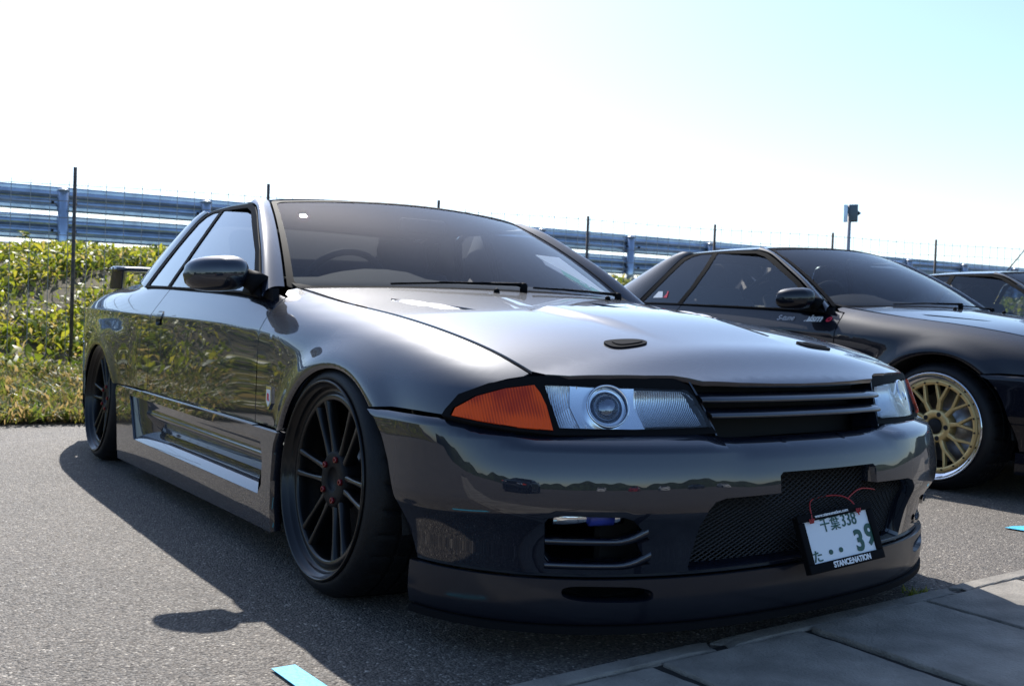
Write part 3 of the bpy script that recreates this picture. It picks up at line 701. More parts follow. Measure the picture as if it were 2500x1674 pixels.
        V, F = rev([(.0385,-.020),(.033,-.030),(.026,-.034)]); obj('projector_bowl', raw('projector_bowl', V, F, True), 'reflector', pr)
        V, F = rev([(.0375,-.016),(.034,-.007),(.027,.000),(.018,.005),(.009,.008),(.0,.009)]); obj('projector_lens', raw('projector_lens', V, F, True), mat('dark_glass', (.16,.19,.24), .04, .85, 1, .0), pr)
    # grille opening
    V, F = [], []; boxm(V, F, (.70,0,.56), (.02,.68,.14)); obj('grille_backing', raw('grille_backing', V, F), 'dark', root)
    GX = Spl((0,.838),(.15,.834),(.25,.822),(.30,.812),(.33,.80))
    for z0, dx in ((.587,-.020),(.553,-.008)):
        def slat(V, F):
            ys = np.linspace(-.318, .318, 25) if z0 > .57 else np.linspace(-.304, .304, 25)
            for y in ys:
                x = float(GX(abs(y)))+dx
                zz = z0+.004*(1-(y/.3)**2)*0
                for p in ((x-.05, zz+.016), (x-.014, zz+.0105), (x-.002, zz+.0035), (x, zz-.001), (x-.003, zz-.005), (x-.05, zz-.004)): V.append((p[0], y, p[1]))
            for i in range(24):
                for j in range(5): F.append((i*6+j, i*6+6+j, i*6+7+j, i*6+1+j))
        me = mesh_of('grille_slat', slat, True); bm = bmesh.new(); bm.from_mesh(me); bmesh.ops.recalc_face_normals(bm, faces=bm.faces); bm.to_mesh(me); bm.free(); obj('grille_slat', me, P, root)
    for s in (-1, 1):                               # painted ends of the grille beside the lamps
        A = curve3([(.752,s*.326,.628),(.78,s*.305,.570),(.806,s*.290,.512)]); B = curve3([(.70,s*.312,.628),(.72,s*.292,.570),(.74,s*.274,.505)])
        panel('grille_end', ruled(A, B), UNIT, P, root, mirror=False, step=.15, hem=.004, cen=np.array((.7,s*.5,.57)))
    # ---- sills
    outy = lambda x: .884+.002*sm(-.6,-.3,x)
    def FK(x, z):
        x = np.asarray(x, float); z = np.asarray(z, float); y = outy(x)-.15*np.maximum(0,.19-z)**1.4-.006*sm(.40,.418,z)
        return np.stack([x, -y, z], -1)
    bot = lambda x: .100+.036*(x+2.2)/1.9
    so = [(-2.23,.4185),(-2.21,.36),(-2.19,.28),(-2.18,.20),(-2.178,bot(-2.178)),(-1.6,bot(-1.6)),(-1.0,bot(-1.0)),(-.318,bot(-.318)),(-.322,.20),(-.322,.28),(-.312,.36),(-.298,.4185)]
    rec = [(-1.965,.392),(-1.885,.216),(-.425,.228),(-.395,.26),(-.392,.33),(-.412,.392)]
    panel('side_skirt', FK, so, P, root, step=.035, holes=[rec], hem=.03, hhem=.012)
    ob = curve3([(-1.885,-.882,.216),(-1.2,-.882,.222),(-.425,-.883,.228)]); ib = curve3([(-1.725,-.812,.262),(-1.2,-.812,.268),(-.58,-.812,.272)])
    panel('sill_step', ruled(ob, ib, (0,-.004,.006)), UNIT, P, root, step=.06, hem=0)
    lw = curve3([(-1.965,-.874,.392),(-1.925,-.874,.304),(-1.885,-.874,.216)]); li = curve3([(-1.80,-.835,.392),(-1.76,-.825,.33),(-1.725,-.812,.262)])
    panel('recess_wall', ruled(lw, li, (.01,.012,0)), UNIT, P, root, step=.1, hem=0, cen=np.array((-2.2,-.8,.3)))
    rw_ = curve3([(-.412,-.876,.392),(-.392,-.876,.33),(-.395,-.876,.26),(-.425,-.876,.228)]); ri = curve3([(-.545,-.838,.392),(-.54,-.828,.33),(-.56,-.815,.29),(-.58,-.812,.272)])
    panel('recess_wall', ruled(rw_, ri, (-.01,.012,0)), UNIT, P, root, step=.1, hem=0, cen=np.array((-.1,-.8,.3)))
    KP = Spl((.24,.806),(.262,.812),(.29,.828),(.315,.842),(.325,.846),(.332,.842),(.345,.838),(.37,.844),(.40,.850))
    panel('door_cladding', lambda x, z: np.stack([np.asarray(x, float), -KP(z), np.asarray(z, float)], -1), [(-1.84,.255),(-.50,.262),(-.50,.40),(-1.84,.40)], P, root, step=.02, asp=1.6, hem=0)
    panel('rub_strip', FS(.024), [(-1.795,.398),(-.50,.398),(-.50,.4215),(-1.795,.4215)], P, root, step=.03, hem=.022)
    # ---- greenhouse
    gd = [(-.700,.820),(-.88,.955),(-1.01,1.026),(-1.12,1.084),(-1.18,1.110),(-1.24,1.122),(-1.582,1.155),(-1.600,1.06),(-1.640,.95),(-1.700,.848)]
    gq = [(-1.738,.850),(-1.678,.95),(-1.640,1.06),(-1.622,1.156),(-1.72,1.157),(-1.79,1.146),(-1.845,1.120),(-1.91,1.045),(-2.00,.935),(-2.068,.858)]
    panel('door_glass', FG(-.002), gd, 'glass', root, step=.05, hem=0)
    panel('quarter_glass', FG(-.002), gq, 'tint', root, step=.05, hem=0)
    fd = [(-.640,.812),(-.66,.822),(-.86,.968),(-.99,1.042),(-1.10,1.103),(-1.18,1.140),(-1.26,1.160),(-1.5,1.168),(-1.70,1.168),(-1.81,1.160),(-1.875,1.138),(-1.945,1.055),(-2.04,.94),(-2.115,.850),(-1.706,.8435)]
    op = [(-.700,.820),(-.88,.955),(-1.01,1.026),(-1.12,1.084),(-1.19,1.122),(-1.27,1.144),(-1.582,1.157),(-1.600,1.06),(-1.640,.95),(-1.700,.848)]
    panel('window_frame', FG(.002), fd, 'trim', root, step=.04, holes=[op, gq], hem=.012)
    # A pillar, roof, C pillar
    Wc = curve3([tuple(FW(np.array([-1.035]), np.array([v]))[0]) for v in np.linspace(-.02, 1.02, 7)])
    Gc = curve3([tuple(FG(.003)(np.array([x]), np.array([z]))[0]) for x, z in ((-.622,.808),(-.85,.974),(-.985,1.050),(-1.095,1.110),(-1.175,1.146),(-1.27,1.166))])
    panel('windscreen_pillar', ruled(Wc, Gc, (.004,-.010,.010)), UNIT, P, root, step=.07, hem=.01)
    ro = [(-1.142-.105*(y/.545)**2, y) for y in np.linspace(-.565,.565,15)]+[(-1.27,.600),(-1.33,.619),(-1.5,.6235),(-1.7,.6225),(-1.80,.612),(-1.90,.590),(-2.0,.55)]+[(-2.105+.05*(y/.5)**2, y) for y in np.linspace(.50,-.50,11)]+[(-2.0,-.55),(-1.90,-.590),(-1.80,-.612),(-1.7,-.6225),(-1.5,-.6235),(-1.33,-.619),(-1.27,-.600)]
    panel('roof', FR, ro, P, root, mirror=False, step=.05)
    panel('headliner', lambda x, y: FR(x, y)-np.array((0, 0, .016)), [(x*.97-.05, y*.97) for x, y in ro], 'cloth', root, mirror=False, step=.08, hem=0)
    Qc = curve3([tuple(FG(.003)(np.array([x]), np.array([z]))[0]) for x, z in ((-1.80,1.166),(-1.86,1.150),(-1.90,1.120),(-1.96,1.045),(-2.05,.94),(-2.128,.850))])
    Rc = curve3([tuple(FRW(np.array([-1.02]), np.array([v]))[0]) for v in np.linspace(1.0, -.01, 7)])
    panel('rear_pillar', ruled(Qc, Rc, (-.008,-.030,.022)), UNIT, P, root, step=.07, hem=.01)
    panel('windscreen', lambda u, v: FW(u, v), rrect(-.998,-.02,.998,.978,.05,ry=.05), 'screen', root, mirror=False, step=.08, hem=0, asp=1.)
    panel('windscreen_seal', lambda u, v: FW(u, v, .002), rrect(-1.026,-.035,1.026,1.004,.03,ry=.02), 'trim', root, mirror=False, step=.05, hem=.006, holes=[rrect(-.998,-.02,.998,.978,.05,ry=.05)])
    panel('rear_window', lambda u, v: FRW(u, v), rrect(-.95,.05,.95,.95,.08,ry=.05), 'glass', root, mirror=False, step=.1, hem=0)
    panel('rear_window_seal', lambda u, v: FRW(u, v, .002), rrect(-1.02,-.02,1.02,1.01,.03,ry=.02), 'trim', root, mirror=False, step=.08, hem=.006, holes=[rrect(-.95,.05,.95,.95,.08,ry=.05)])
    cw = curve3([(-.375-.185*(y/.7)**2-.004, y, float(hood_z(-.375-.185*(y/.7)**2, y))-.010) for y in np.linspace(-.70,.70,9)]); cb = curve3([tuple(FW(np.array([u]), np.array([-.02]))[0]-np.array((0,0,.012))) for u in np.linspace(-1.01,1.01,9)])
    panel('cowl', ruled(cw, cb), UNIT, 'trim', root, mirror=False, step=.1, hem=0)
    for pts in (((-.62,-.030),(-.40,-.016),(-.16,-.004),(.0,-.010)), ((.10,-.026),(.30,-.024),(.60,-.020),(.76,-.018))):
        Q = [FW(np.array([u]), np.array([v]), .016)[0] for u, v in pts]
        def wip(V, F):
            tube(V, F, Q[:], .0038, 6); tube(V, F, [Q[1]+np.array((0,0,.002)), Q[-1]+np.array((.005,0,.002)), Q[-1]+np.array((.02,.02,.000))], [.003,.006,.009], 8); tube(V, F, [Q[-1]+np.array((.02,.02,-.03)), Q[-1]+np.array((.02,.02,.002)), Q[-1]+np.array((.02,.02,.008))], [.013,.013,.007], 10)
        obj('wiper', mesh_of('wiper', wip, True), 'trim', root)
    # ---- mirrors
    for s in (-1,):                                 # only the driver's side carries a mirror in view
        def shell(V, F):
            n, k = 28, 40
            for i in range(n+1):
                t = -1+2*i/n; yy = t; sec = (1-abs(t)**3.2)**(1/2.4) if abs(t) < 1 else 0
                cy = -.918-.092*t; lift = .004-.006*t
                for j in range(k):
                    a = 2*math.pi*j/k; ca, sa = math.cos(a), math.sin(a)
                    ex = math.copysign(abs(ca)**.75, ca); ez = math.copysign(abs(sa)**.75, sa)
                    V.append((-.742+(.085 if ca > 0 else .018)*ex*sec*(1-.22*max(0, t))-.012*t-.03*max(0, t), s*-cy, .868+lift+.056*ez*sec*(1-.06*t)))
            for i in range(n):
                for j in range(k): F.append((i*k+j, i*k+(j+1) % k, (i+1)*k+(j+1) % k, (i+1)*k+j))
        me = mesh_of('door_mirror', shell, True); bm = bmesh.new(); bm.from_mesh(me); bmesh.ops.recalc_face_normals(bm, faces=bm.faces); bm.to_mesh(me); bm.free()
        dm = obj('door_mirror', me, P, root)
        V, F = [], []; tube(V, F, [(-.700,s*.838,.862),(-.688,s*.815,.852),(-.675,s*.800,.838)], [.030,.034,.040], 14); obj('mirror_arm', raw('mirror_arm', V, F, True), 'trim', dm)
        A = curve3([(-.625,s*.812,.806),(-.70,s*.800,.850),(-.755,s*.785,.880)]); B = curve3([(-.625,s*.816,.800),(-.72,s*.818,.806),(-.80,s*.815,.812)])
        panel('mirror_base', ruled(A, B, (0,s*.01,0)), UNIT, 'trim', dm, mirror=False, step=.2, hem=.01, cen=np.array((-.7,0,.8)))
        V, F = [], []; k = 28
        for j in range(k): a = 2*math.pi*j/k; V.append((-.7615, s*(.918+.080*math.copysign(abs(math.cos(a))**.7, math.cos(a))), .868+.044*math.copysign(abs(math.sin(a))**.7, math.sin(a))))
        F.append(tuple(range(k)) if s > 0 else tuple(range(k))[::-1]); obj('mirror_glass', raw('mirror_glass', V, F), 'chrome', dm)
    # ---- boot spoiler
    def wing(V, F):
        n = 25; ys = np.linspace(-.70,.70,n)
        for y in ys:
            f = min(1, abs(y)/.70); zc = .968-.006*f**4
            for dx, dz in ((.10,-.004),(.07,.010),(0,.016),(-.09,.008),(-.12,.0),(-.09,-.012),(0,-.014),(.07,-.012)): V.append((-3.18+dx+.03*f**3, y, zc+dz))
        for i in range(n-1):
            for j in range(8): F.append((i*8+j, i*8+8+j, i*8+8+(j+1) % 8, i*8+(j+1) % 8))
        F.append(tuple(range(8))); F.append(tuple((n-1)*8+j for j in range(8))[::-1])
    me = mesh_of('boot_spoiler', wing, True); bm = bmesh.new(); bm.from_mesh(me); bmesh.ops.recalc_face_normals(bm, faces=bm.faces); bm.to_mesh(me); bm.free(); sw = obj('boot_spoiler', me, P, root)
    for y in (-.665,-.0,.665):
        V, F = [], []
        for z, a, b in ((.862,.02,-.20),(.90,.03,-.17),(.94,.045,-.14),(.972,.06,-.12)):
            h = .042 if abs(y) > .1 else .02
            for dx, dy in ((a,0),((a+b)/2,h),(b,0),((a+b)/2,-h)): V.append((-3.13+dx, y+dy, z))
        for i in range(3):
            for j in range(4): F.append((i*4+j, i*4+(j+1) % 4, i*4+4+(j+1) % 4, i*4+4+j))
        me = raw('spoiler_upright', V, F); bevel(me, .012, 3, .4); obj('spoiler_upright', me, P, sw)
    # ---- cabin
    V, F = [], []
    boxm(V, F, (-1.75,0,.20), (2.6,1.56,.02)); obj('floor_pan', raw('floor_pan', V, F), 'dark', root)
    for s in (-1, 1):
        V, F = [], []; boxm(V, F, (-1.25,s*.80,.165), (1.82,.13,.02)); boxm(V, F, (-1.25,s*.79,.235), (1.82,.02,.12)); obj('sill_light_stop', raw('sill_light_stop', V, F), 'dark', root)  # unseen sill boxes, added to stop sunlight leaking through beneath the cabin
    V, F = [], []; boxm(V, F, (.15,0,.15), (1.1,1.1,.02)); obj('undertray', raw('undertray', V, F), 'dark', root)
    for s in (-1, 1):
        V, F = [], []; boxm(V, F, (-1.35,s*.775,.62), (1.5,.02,.42)); obj('door_card', raw('door_card', V, F), 'plastic', root)
    V, F = [], []; boxm(V, F, (-2.55,0,.80), (.62,1.30,.03)); obj('parcel_shelf', raw('parcel_shelf', V, F), 'plastic', root)
    DB = [(-.48,.80),(-.50,.842),(-.60,.872),(-.75,.885),(-.88,.880),(-.93,.85),(-.94,.78),(-.90,.60)]
    V, F = [], []
    for y in np.linspace(-.70,.70,19):
        hump = .035*math.exp(-((y+.34)/.16)**4)
        for x, z in DB: V.append((x-.10*(y/.7)**2*(x > -.8), y, z+(hump if x < -.7 and z > .84 else 0)-.010*(y/.7)**2))
    for i in range(18):
        for j in range(7): F.append((i*8+j, i*8+8+j, i*8+9+j, i*8+1+j))
    obj('dashboard', raw('dashboard', V, F, True), 'plastic', root)
    def seat(x, y):
        def cush(V, F): boxm(V, F, (x,y,.40), (.50,.46,.16))
        so_ = obj('seat', mesh_of('seat', cush, bev=.05), 'cloth', root)
        a = math.radians(22); Rb = np.array(((math.cos(a),0,-math.sin(a)),(0,1,0),(math.sin(a),0,math.cos(a))))
        def bk(V, F): boxm(V, F, (x-.36,y,.70), (.12,.44,.56), Rb); boxm(V, F, (x-.32,y-.21,.68), (.16,.08,.44), Rb); boxm(V, F, (x-.32,y+.21,.68), (.16,.08,.44), Rb)
        obj('backrest', mesh_of('backrest', bk, bev=.04), 'cloth', so_)
        def hd(V, F): boxm(V, F, (x-.49,y,1.035), (.09,.26,.17), Rb)
        obj('headrest', mesh_of('headrest', hd, bev=.04), 'cloth', so_)
    seat(-1.42,-.36); seat(-1.42,.36)
    def bench(V, F): boxm(V, F, (-2.25,0,.62), (.16,1.15,.42))
    obj('rear_seat', mesh_of('rear_seat', bench, bev=.05), 'cloth', root)
    c = np.array((-1.02,-.36,.83)); ax = np.array((-.90,0,.42)); ax /= np.linalg.norm(ax); a2 = np.cross(ax, (0,1,0))
    def wheel_(V, F):
        tube(V, F, [c+.17*(np.array((0,1,0))*math.cos(t)+a2*math.sin(t)) for t in np.linspace(0, 2*math.pi, 33)], .013, 8, cap=False)
        for t in (0, 2.1, 4.2): tube(V, F, [c, c+.17*(np.array((0,1,0))*math.cos(t+1.57)+a2*math.sin(t+1.57))], .012, 6)
        tube(V, F, [c-ax*.02, c+ax*.02], .05, 16)
        tube(V, F, [c, c-ax*.22], .03, 8)
    obj('steering_wheel', mesh_of('steering_wheel', wheel_, True), 'plastic', root)
    def rv(V, F): boxm(V, F, (-1.02,-.03,1.105), (.03,.20,.055))
    obj('interior_mirror', mesh_of('interior_mirror', rv, bev=.012), 'plastic', root)
    # wheel wells
    for k, hw in ((0,.40),(1,.42)):
        c = ARC[k]
        for s in (-1, 1):
            V, F = [], []; n = 24
            for i in range(n+1):
                t = math.pi*i/n
                for yy in (.855,.52): V.append((c[0]-(c[2]+.012)*math.cos(t), s*(yy if yy < .8 else min(.85, float(side_y(c[0]-(c[2]+.012)*math.cos(t), max(.3, c[1]+(c[3]+.012)*math.sin(t))))-.012)), c[1]+(c[3]+.012)*math.sin(t)))
            for i in range(n): F.append((i*2, i*2+1, i*2+3, i*2+2))
            V.append((c[0],s*.52,c[1])); F += [(len(V)-1, i*2+1, i*2+3) for i in range(n)]
            obj('wheel_well', raw('wheel_well', V, F), 'dark', root)
    if wheels:
        cm = math.radians(3.4)
        for x, R in ((0.0,.299),(-2.615,.297)):
            for s in (-1, 1): make_wheel('multi', root, (x, s*.878, R-.001+.035), s, cm, R)
# ---------------------------------------------------------------- ground and setting
def grid(name, x0, x1, y0, y1, nx, ny, fz):
    X, Y = np.meshgrid(np.linspace(x0, x1, nx), np.linspace(y0, y1, ny)); Z = fz(X, Y)
    V = np.stack([X.ravel(), Y.ravel(), Z.ravel()], 1); F = [(j*nx+i, j*nx+i+1, (j+1)*nx+i+1, (j+1)*nx+i) for j in range(ny-1) for i in range(nx-1)]
    return raw(name, V, F, True)
V, F = [], []
n = 64
V.append((0, 0, 0))
for r in (3, 12, 60, 300, 1200):
    for k in range(n): V.append((r*math.cos(2*math.pi*k/n), r*math.sin(2*math.pi*k/n), 0))
for k in range(n): F.append((0, 1+k, 1+(k+1) % n))
for q in range(4):
    for k in range(n): F.append((1+q*n+k, 1+(q+1)*n+k, 1+(q+1)*n+(k+1) % n, 1+q*n+(k+1) % n))
obj('ground', raw('ground', V, F), 'asphalt', None, kind='structure')
E_Z = Spl((-40,1.40),(-20,1.38),(-13,1.36),(-11,1.32),(-10,1.17),(-9,.86),(-8,.50),(-7.2,.25),(-6.5,.16),(-5.5,.10),(-4.14,.02))
def xr(x, y): return x-.10*np.clip(y, -6, 40)*sm(-4.6,-8,x)
def bank_z(x, y):
    x = np.asarray(x, float); y = np.asarray(y, float)
    w = .05*np.sin(1.7*y+.6*x)+.035*np.sin(3.9*y+1.3*x+2)+.02*np.sin(9*y-3*x)
    return E_Z(xr(x, y))+w*sm(-4.2,-5.3,x)*(1-.6*sm(-10.5,-12,xr(x, y)))+.005
def edge_x(y): return -4.15+.06*np.sin(2.1*y)+.035*np.sin(7.3*y)+.02*np.sin(17*y)
X, Y = np.meshgrid(np.linspace(0, 1, 60)**1.3, np.linspace(-40, 60, 400)); XX = edge_x(Y)-35*X
Vv = np.stack([XX.ravel(), Y.ravel(), bank_z(XX, Y).ravel()], 1)
obj('embankment', raw('embankment', Vv, [(j*60+i, j*60+60+i, j*60+61+i, j*60+i+1) for j in range(399) for i in range(59)], True), 'soil', None, kind='structure')

def blades(name, n, pos, size, bend, mtl, lean=.5, width=.25, **props):
    """n bent leaves as one mesh: 5 points, 3 faces each"""
    x, y = pos(n); n = len(x); z = bank_z(x, y); L = size(n, x, y); a = RNG.uniform(0, 2*np.pi, n); le = RNG.uniform(.1, lean, n); W = L*width*RNG.uniform(.7, 1.3, n)
    d = np.stack([np.cos(a)*np.sin(le), np.sin(a)*np.sin(le), np.cos(le)], 1); s = np.stack([-np.sin(a), np.cos(a), np.zeros(n)], 1)
    tw = RNG.uniform(-.6, .6, n)[:, None]; s = s*np.cos(tw)+np.cross(d, s)*np.sin(tw)
    h = np.stack([np.cos(a), np.sin(a), np.zeros(n)], 1); p = np.stack([x, y, z-.01], 1)
    up = props.pop('lift', None)
    if up is not None: p[:, 2] += up(n, x, y)
    b = bend*RNG.uniform(.3, 1.3, n)[:, None]; Lc = L[:, None]; Wc = W[:, None]
    m = p+d*Lc*.55+h*Lc*b*.12; t = p+d*Lc*.9+h*Lc*b*.5-np.array((0, 0, 1))*Lc*b*.15
    Vv = np.stack([p-s*Wc*.18, p+s*Wc*.18, m+s*Wc*.5, m-s*Wc*.5, t], 1).reshape(-1, 3)
    k = np.arange(n)*5; q = np.stack([k, k+1, k+2, k+3], 1); tr = np.stack([k+3, k+2, k+4], 1)
    me = bpy.data.meshes.new(name); me.vertices.add(len(Vv)); me.vertices.foreach_set('co', Vv.ravel())
    me.loops.add(n*7); me.loops.foreach_set('vertex_index', np.concatenate([q, tr], 1).ravel()); me.polygons.add(n*2)
    st = np.stack([np.arange(n)*7, np.arange(n)*7+4], 1).ravel(); me.polygons.foreach_set('loop_start', st)
    me.update(calc_edges=True); me.validate()
    return obj(name, me, mtl, None, kind='stuff', **props)
def scat(xa, xb, ya, yb, clump=None):
    def f(n):
        x = RNG.uniform(xa, xb, n); y = RNG.uniform(ya, yb, n)
        if clump:
            c = np.sin(x*clump+1.3*np.sin(y*2.1))*np.sin(y*clump*.8+1.7*np.sin(x*1.3)); k = c+RNG.uniform(-.7, .9, n) > 0; x, y = x[k], y[k]
        return x+.10*np.clip(y, -6, 40)*sm(-4.6,-8,x)*1., y
    return f
def edge_scat(ya, yb, w):
    def f(n):
        y = RNG.uniform(ya, yb, n); return edge_x(y)-w*RNG.uniform(0, 1, n)**1.2+.03+np.abs(RNG.normal(0, .05, n))*(RNG.random(n) < .25), y
    return f
sz = lambda a, b: (lambda n, x, y: RNG.uniform(a, b, n))
blades('dry_grass', 26000, edge_scat(-3.5, 1.5, 2.6), sz(.05, .14), .8, 'grass', .9, .12, label='short dry yellow grass along the asphalt edge before the fence', category='grass')
blades('mown_grass', 30000, edge_scat(-22, 26, 2.7), sz(.06, .15), .8, 'grass', .9, .16, label='wide strip of short dry grass following the foot of the bank', category='grass')
blades('ground_cover', 80000, scat(-11.8, -6.2, -2.6, 3.6, 2.3), sz(.035, .10), .9, 'leaf', 1.2, .45, lift=lambda n, x, y: RNG.uniform(0, .16, n)*sm(-6.2,-7.5,x), label='dense broad leaved green weeds covering the bank behind the wire fence', category='weeds')
blades('bank_weeds', 60000, scat(-12.5, -6.2, -24, 30, 1.6), sz(.06, .17), .9, 'leaf', 1.1, .42, lift=lambda n, x, y: RNG.uniform(0, .12, n), label='scattered green weeds running along the whole slope of the bank', category='weeds')
blades('tall_grass', 8000, scat(-12.2, -6.8, -14, 12, 1.9), sz(.12, .30), .8, 'leaf', .6, .045, label='tall thin green grass stalks standing up among the bank weeds', category='grass')
# the lone leafy weed that stands above the bank's edge
wp = empty('weed_plant', (0, 0, 0), label='single leafy weed rising above the bank in front of the guardrail', category='plant')
pb = on(58, 600, (1, -.10, 0), (-11.4, 0, 0)); pt = on(60, 566, (1, -.10, 0), (-11.4, 0, 0))
V, F = [], []; tube(V, F, [pb-np.array((0,0,.15)), (pb+pt)/2+np.array((.0,.01,0)), pt], [.008,.006,.003], 6); obj('stem', raw('stem', V, F, True), 'leaf', wp)
V, F = [], []
for k in range(26):
    a = random.uniform(0, 6.28); t = random.uniform(.55, 1.05); b = pb+(pt-pb)*t; L = random.uniform(.07, .13); d = np.array((math.cos(a)*.8, math.sin(a)*.8, random.uniform(-.1, .6))); s_ = np.array((-math.sin(a), math.cos(a), 0))*L*.22
    i = len(V); V += [b, b+d*L*.5+s_, b+d*L-np.array((0,0,.02)), b+d*L*.5-s_]; F.append((i, i+1, i+2, i+3))
obj('foliage', raw('foliage', V, F), 'leaf', wp)

# ---------------------------------------------------------------- concrete gutter in front of the cars
gut = empty('gutter', (.776, -.088, 0), kind='structure'); gut.scale = (.9535, .9535, 1)
V, F = [], []; boxm(V, F, (.33, 0, -.0105), (.60, 26, .025)); obj('joint_bed', raw('joint_bed', V, F), 'joint', gut)
kr = random.Random(4)
def slab_mesh(w, l, amp=.0025, seed=0, chip=0.):
    """cast slab: worn wavy outline, rounded arris"""
    r = random.Random(seed); P_ = []
    cs = [(-w/2,-l/2),(w/2,-l/2),(w/2,l/2),(-w/2,l/2)]
    for a, b in zip(cs, cs[1:]+cs[:1]):
        n_ = max(2, int(math.hypot(b[0]-a[0], b[1]-a[1])/.03))
        for k in range(n_):
            t = k/n_; P_.append((a[0]+(b[0]-a[0])*t, a[1]+(b[1]-a[1])*t))
    Q_ = []
    for x, y in P_:
        q = 1-amp/min(w, l)*2*r.random()-(chip*abs(math.sin(x*9+1.3)) if y > l*.4 else 0)
        Q_.append((x-math.copysign(amp*r.random(), x), y*q))
    n_ = len(Q_); V = []
    for k, z in ((1,-.03),(1,.024),(1-.004/w,.0285),(1-.010/w,.03)):
        V += [(x*k, y*k, z) for x, y in Q_]
    F = [(q*n_+i, q*n_+(i+1) % n_, (q+1)*n_+(i+1) % n_, (q+1)*n_+i) for q in range(3) for i in range(n_)]+[tuple(3*n_+i for i in range(n_))]
    return raw('slab', V, F)
strip = slab_mesh(.052, .985, .002, 1); 
for k in range(-12, 13):
    o = obj('kerb_strip', strip, None, gut); o.location = (.030+kr.uniform(-.002, .002), k*.99+.3, -.018+kr.uniform(-.0015, .0015))
    if k == -12: strip.materials.append(M['concrete'])
sl = [slab_mesh(.545, .474, .005, 2+q, (0, .05, .02)[q]) for q in range(3)]
for m_ in sl: m_.materials.append(M['concrete'])
for k in range(-22, 25):
    o = obj('slab', sl[k % 3], None, gut); wide = .0
    o.location = (.336, .337+k*.4925-.0, -.018+kr.uniform(-.003, .003)); o.rotation_euler = (kr.uniform(-.006, .006), kr.uniform(-.004, .004), kr.uniform(-.006, .006))
V, F = [], []
tuft = (2291-1250, 0)
g0 = on(2237, 1450, (0, 0, 1), (0, 0, 0))
for k in range(60):
    a = random.uniform(0, 6.28); p = g0+np.array((random.gauss(0, .012), random.gauss(0, .02), 0)); L = random.uniform(.012, .03); d = np.array((math.cos(a)*.9, math.sin(a)*.9, .6)); s_ = np.array((-math.sin(a), math.cos(a), 0))*.003
    i = len(V); V += [p-s_, p+s_, p+d*L]; F.append((i, i+1, i+2))
obj('weed_tuft', raw('weed_tuft', V, F), 'leaf', None, label='tiny weed growing in the gutter joint at the shadow edge', category='weed')
# loose bits of blue marking tape
def tape(name, quad, label):
    quad = [(2.324+(x-2.324)*.9535, -1.891+(y+1.891)*.9535) for x, y in quad]
    V = [(x, y, .0045) for x, y in quad]+[(x, y, .006) for x, y in quad]
    obj(name, raw(name, V, [(3, 2, 1, 0), (4, 5, 6, 7), (0, 1, 5, 4), (1, 2, 6, 5), (2, 3, 7, 6), (3, 0, 4, 7)]), 'tape', None, label=label, category='tape', group='blue tape bay markers')
tape('tape_strip', [(.364,-1.134),(.366,-1.082),(.62,-1.066),(.615,-1.120)], 'pale blue tape strip on asphalt beside the gunmetal coupe')
tape('tape_strip', [(.300,1.845),(.300,1.90),(.345,2.02),(.372,1.86)], 'pale blue tape strip on asphalt in front of the black coupe wheel')

# ---------------------------------------------------------------- guardrail along the top of the bank
GP0 = np.array((-13.0, 0, 0)); gd_ = np.array((.09, 1, 0)); gd_ /= np.linalg.norm(gd_); gn_ = np.array((gd_[1], -gd_[0], 0))
rail = empty('guardrail', tuple(GP0), label='three beam galvanised steel guardrail along the top of the bank', category='guardrail')
prof = [(.0,.175),(.022,.172),(.03,.15),(.03,.11),(.058,.085),(.062,.06),(.058,.035),(.02,.012),(.016,0),(.02,-.012),(.058,-.035),(.062,-.06),(.058,-.085),(.03,-.11),(.03,-.15),(.022,-.172),(0,-.175)]
def beam_mesh(L):
    V = []; F = []
    for t in (0, L):
        for d, z in prof: V.append(gd_*t+gn_*d+np.array((0, 0, z)))
        for d, z in prof[::-1]: V.append(gd_*t+gn_*(d-.006)+np.array((0, 0, z)))
    k = 2*len(prof)
    for j in range(k): F.append((j, (j+1) % k, k+(j+1) % k, k+j))
    return raw('beam', V, F)
bmsh = beam_mesh(3.99); bmsh.materials.append(M['galv'])
ztop = 2.427
for k in range(-9, 14):
    for r_ in range(4):
        o = obj('beam', bmsh, None, rail); o.location = tuple(gd_*(k*4+.72)+gn_*.055+np.array((0, 0, ztop-.175-r_*.408)))
pm = mesh_of('post', lambda V, F: (tube(V, F, [(0,0,-.4),(0,0,1.02)], .072, 16), ), True); pm.materials.append(M['galv'])
cm_ = mesh_of('post_cap', lambda V, F: tube(V, F, [(0,0,1.02),(0,0,1.035),(0,0,1.05)], [.078,.078,.05], 16), True); cm_.materials.append(mat('zinc_cap', (.62,.64,.66), .35, .6))
bl = boxes('bolt', [((.066,sy_,z_), (.03,.035,.035)) for sy_ in (-.15,.15) for z_ in (.84,.45)]); bl.materials.append(M['dark'])
for k in range(-14, 25):
    d = .72+k*1.98; p = gd_*d+gn_*.16
    o = obj('post', pm, None, rail); o.location = (p[0], p[1], 1.345)
    c = obj('post_cap', cm_, None, o)
    if -2 < d < 22: b = obj('bolt', bl, None, o)

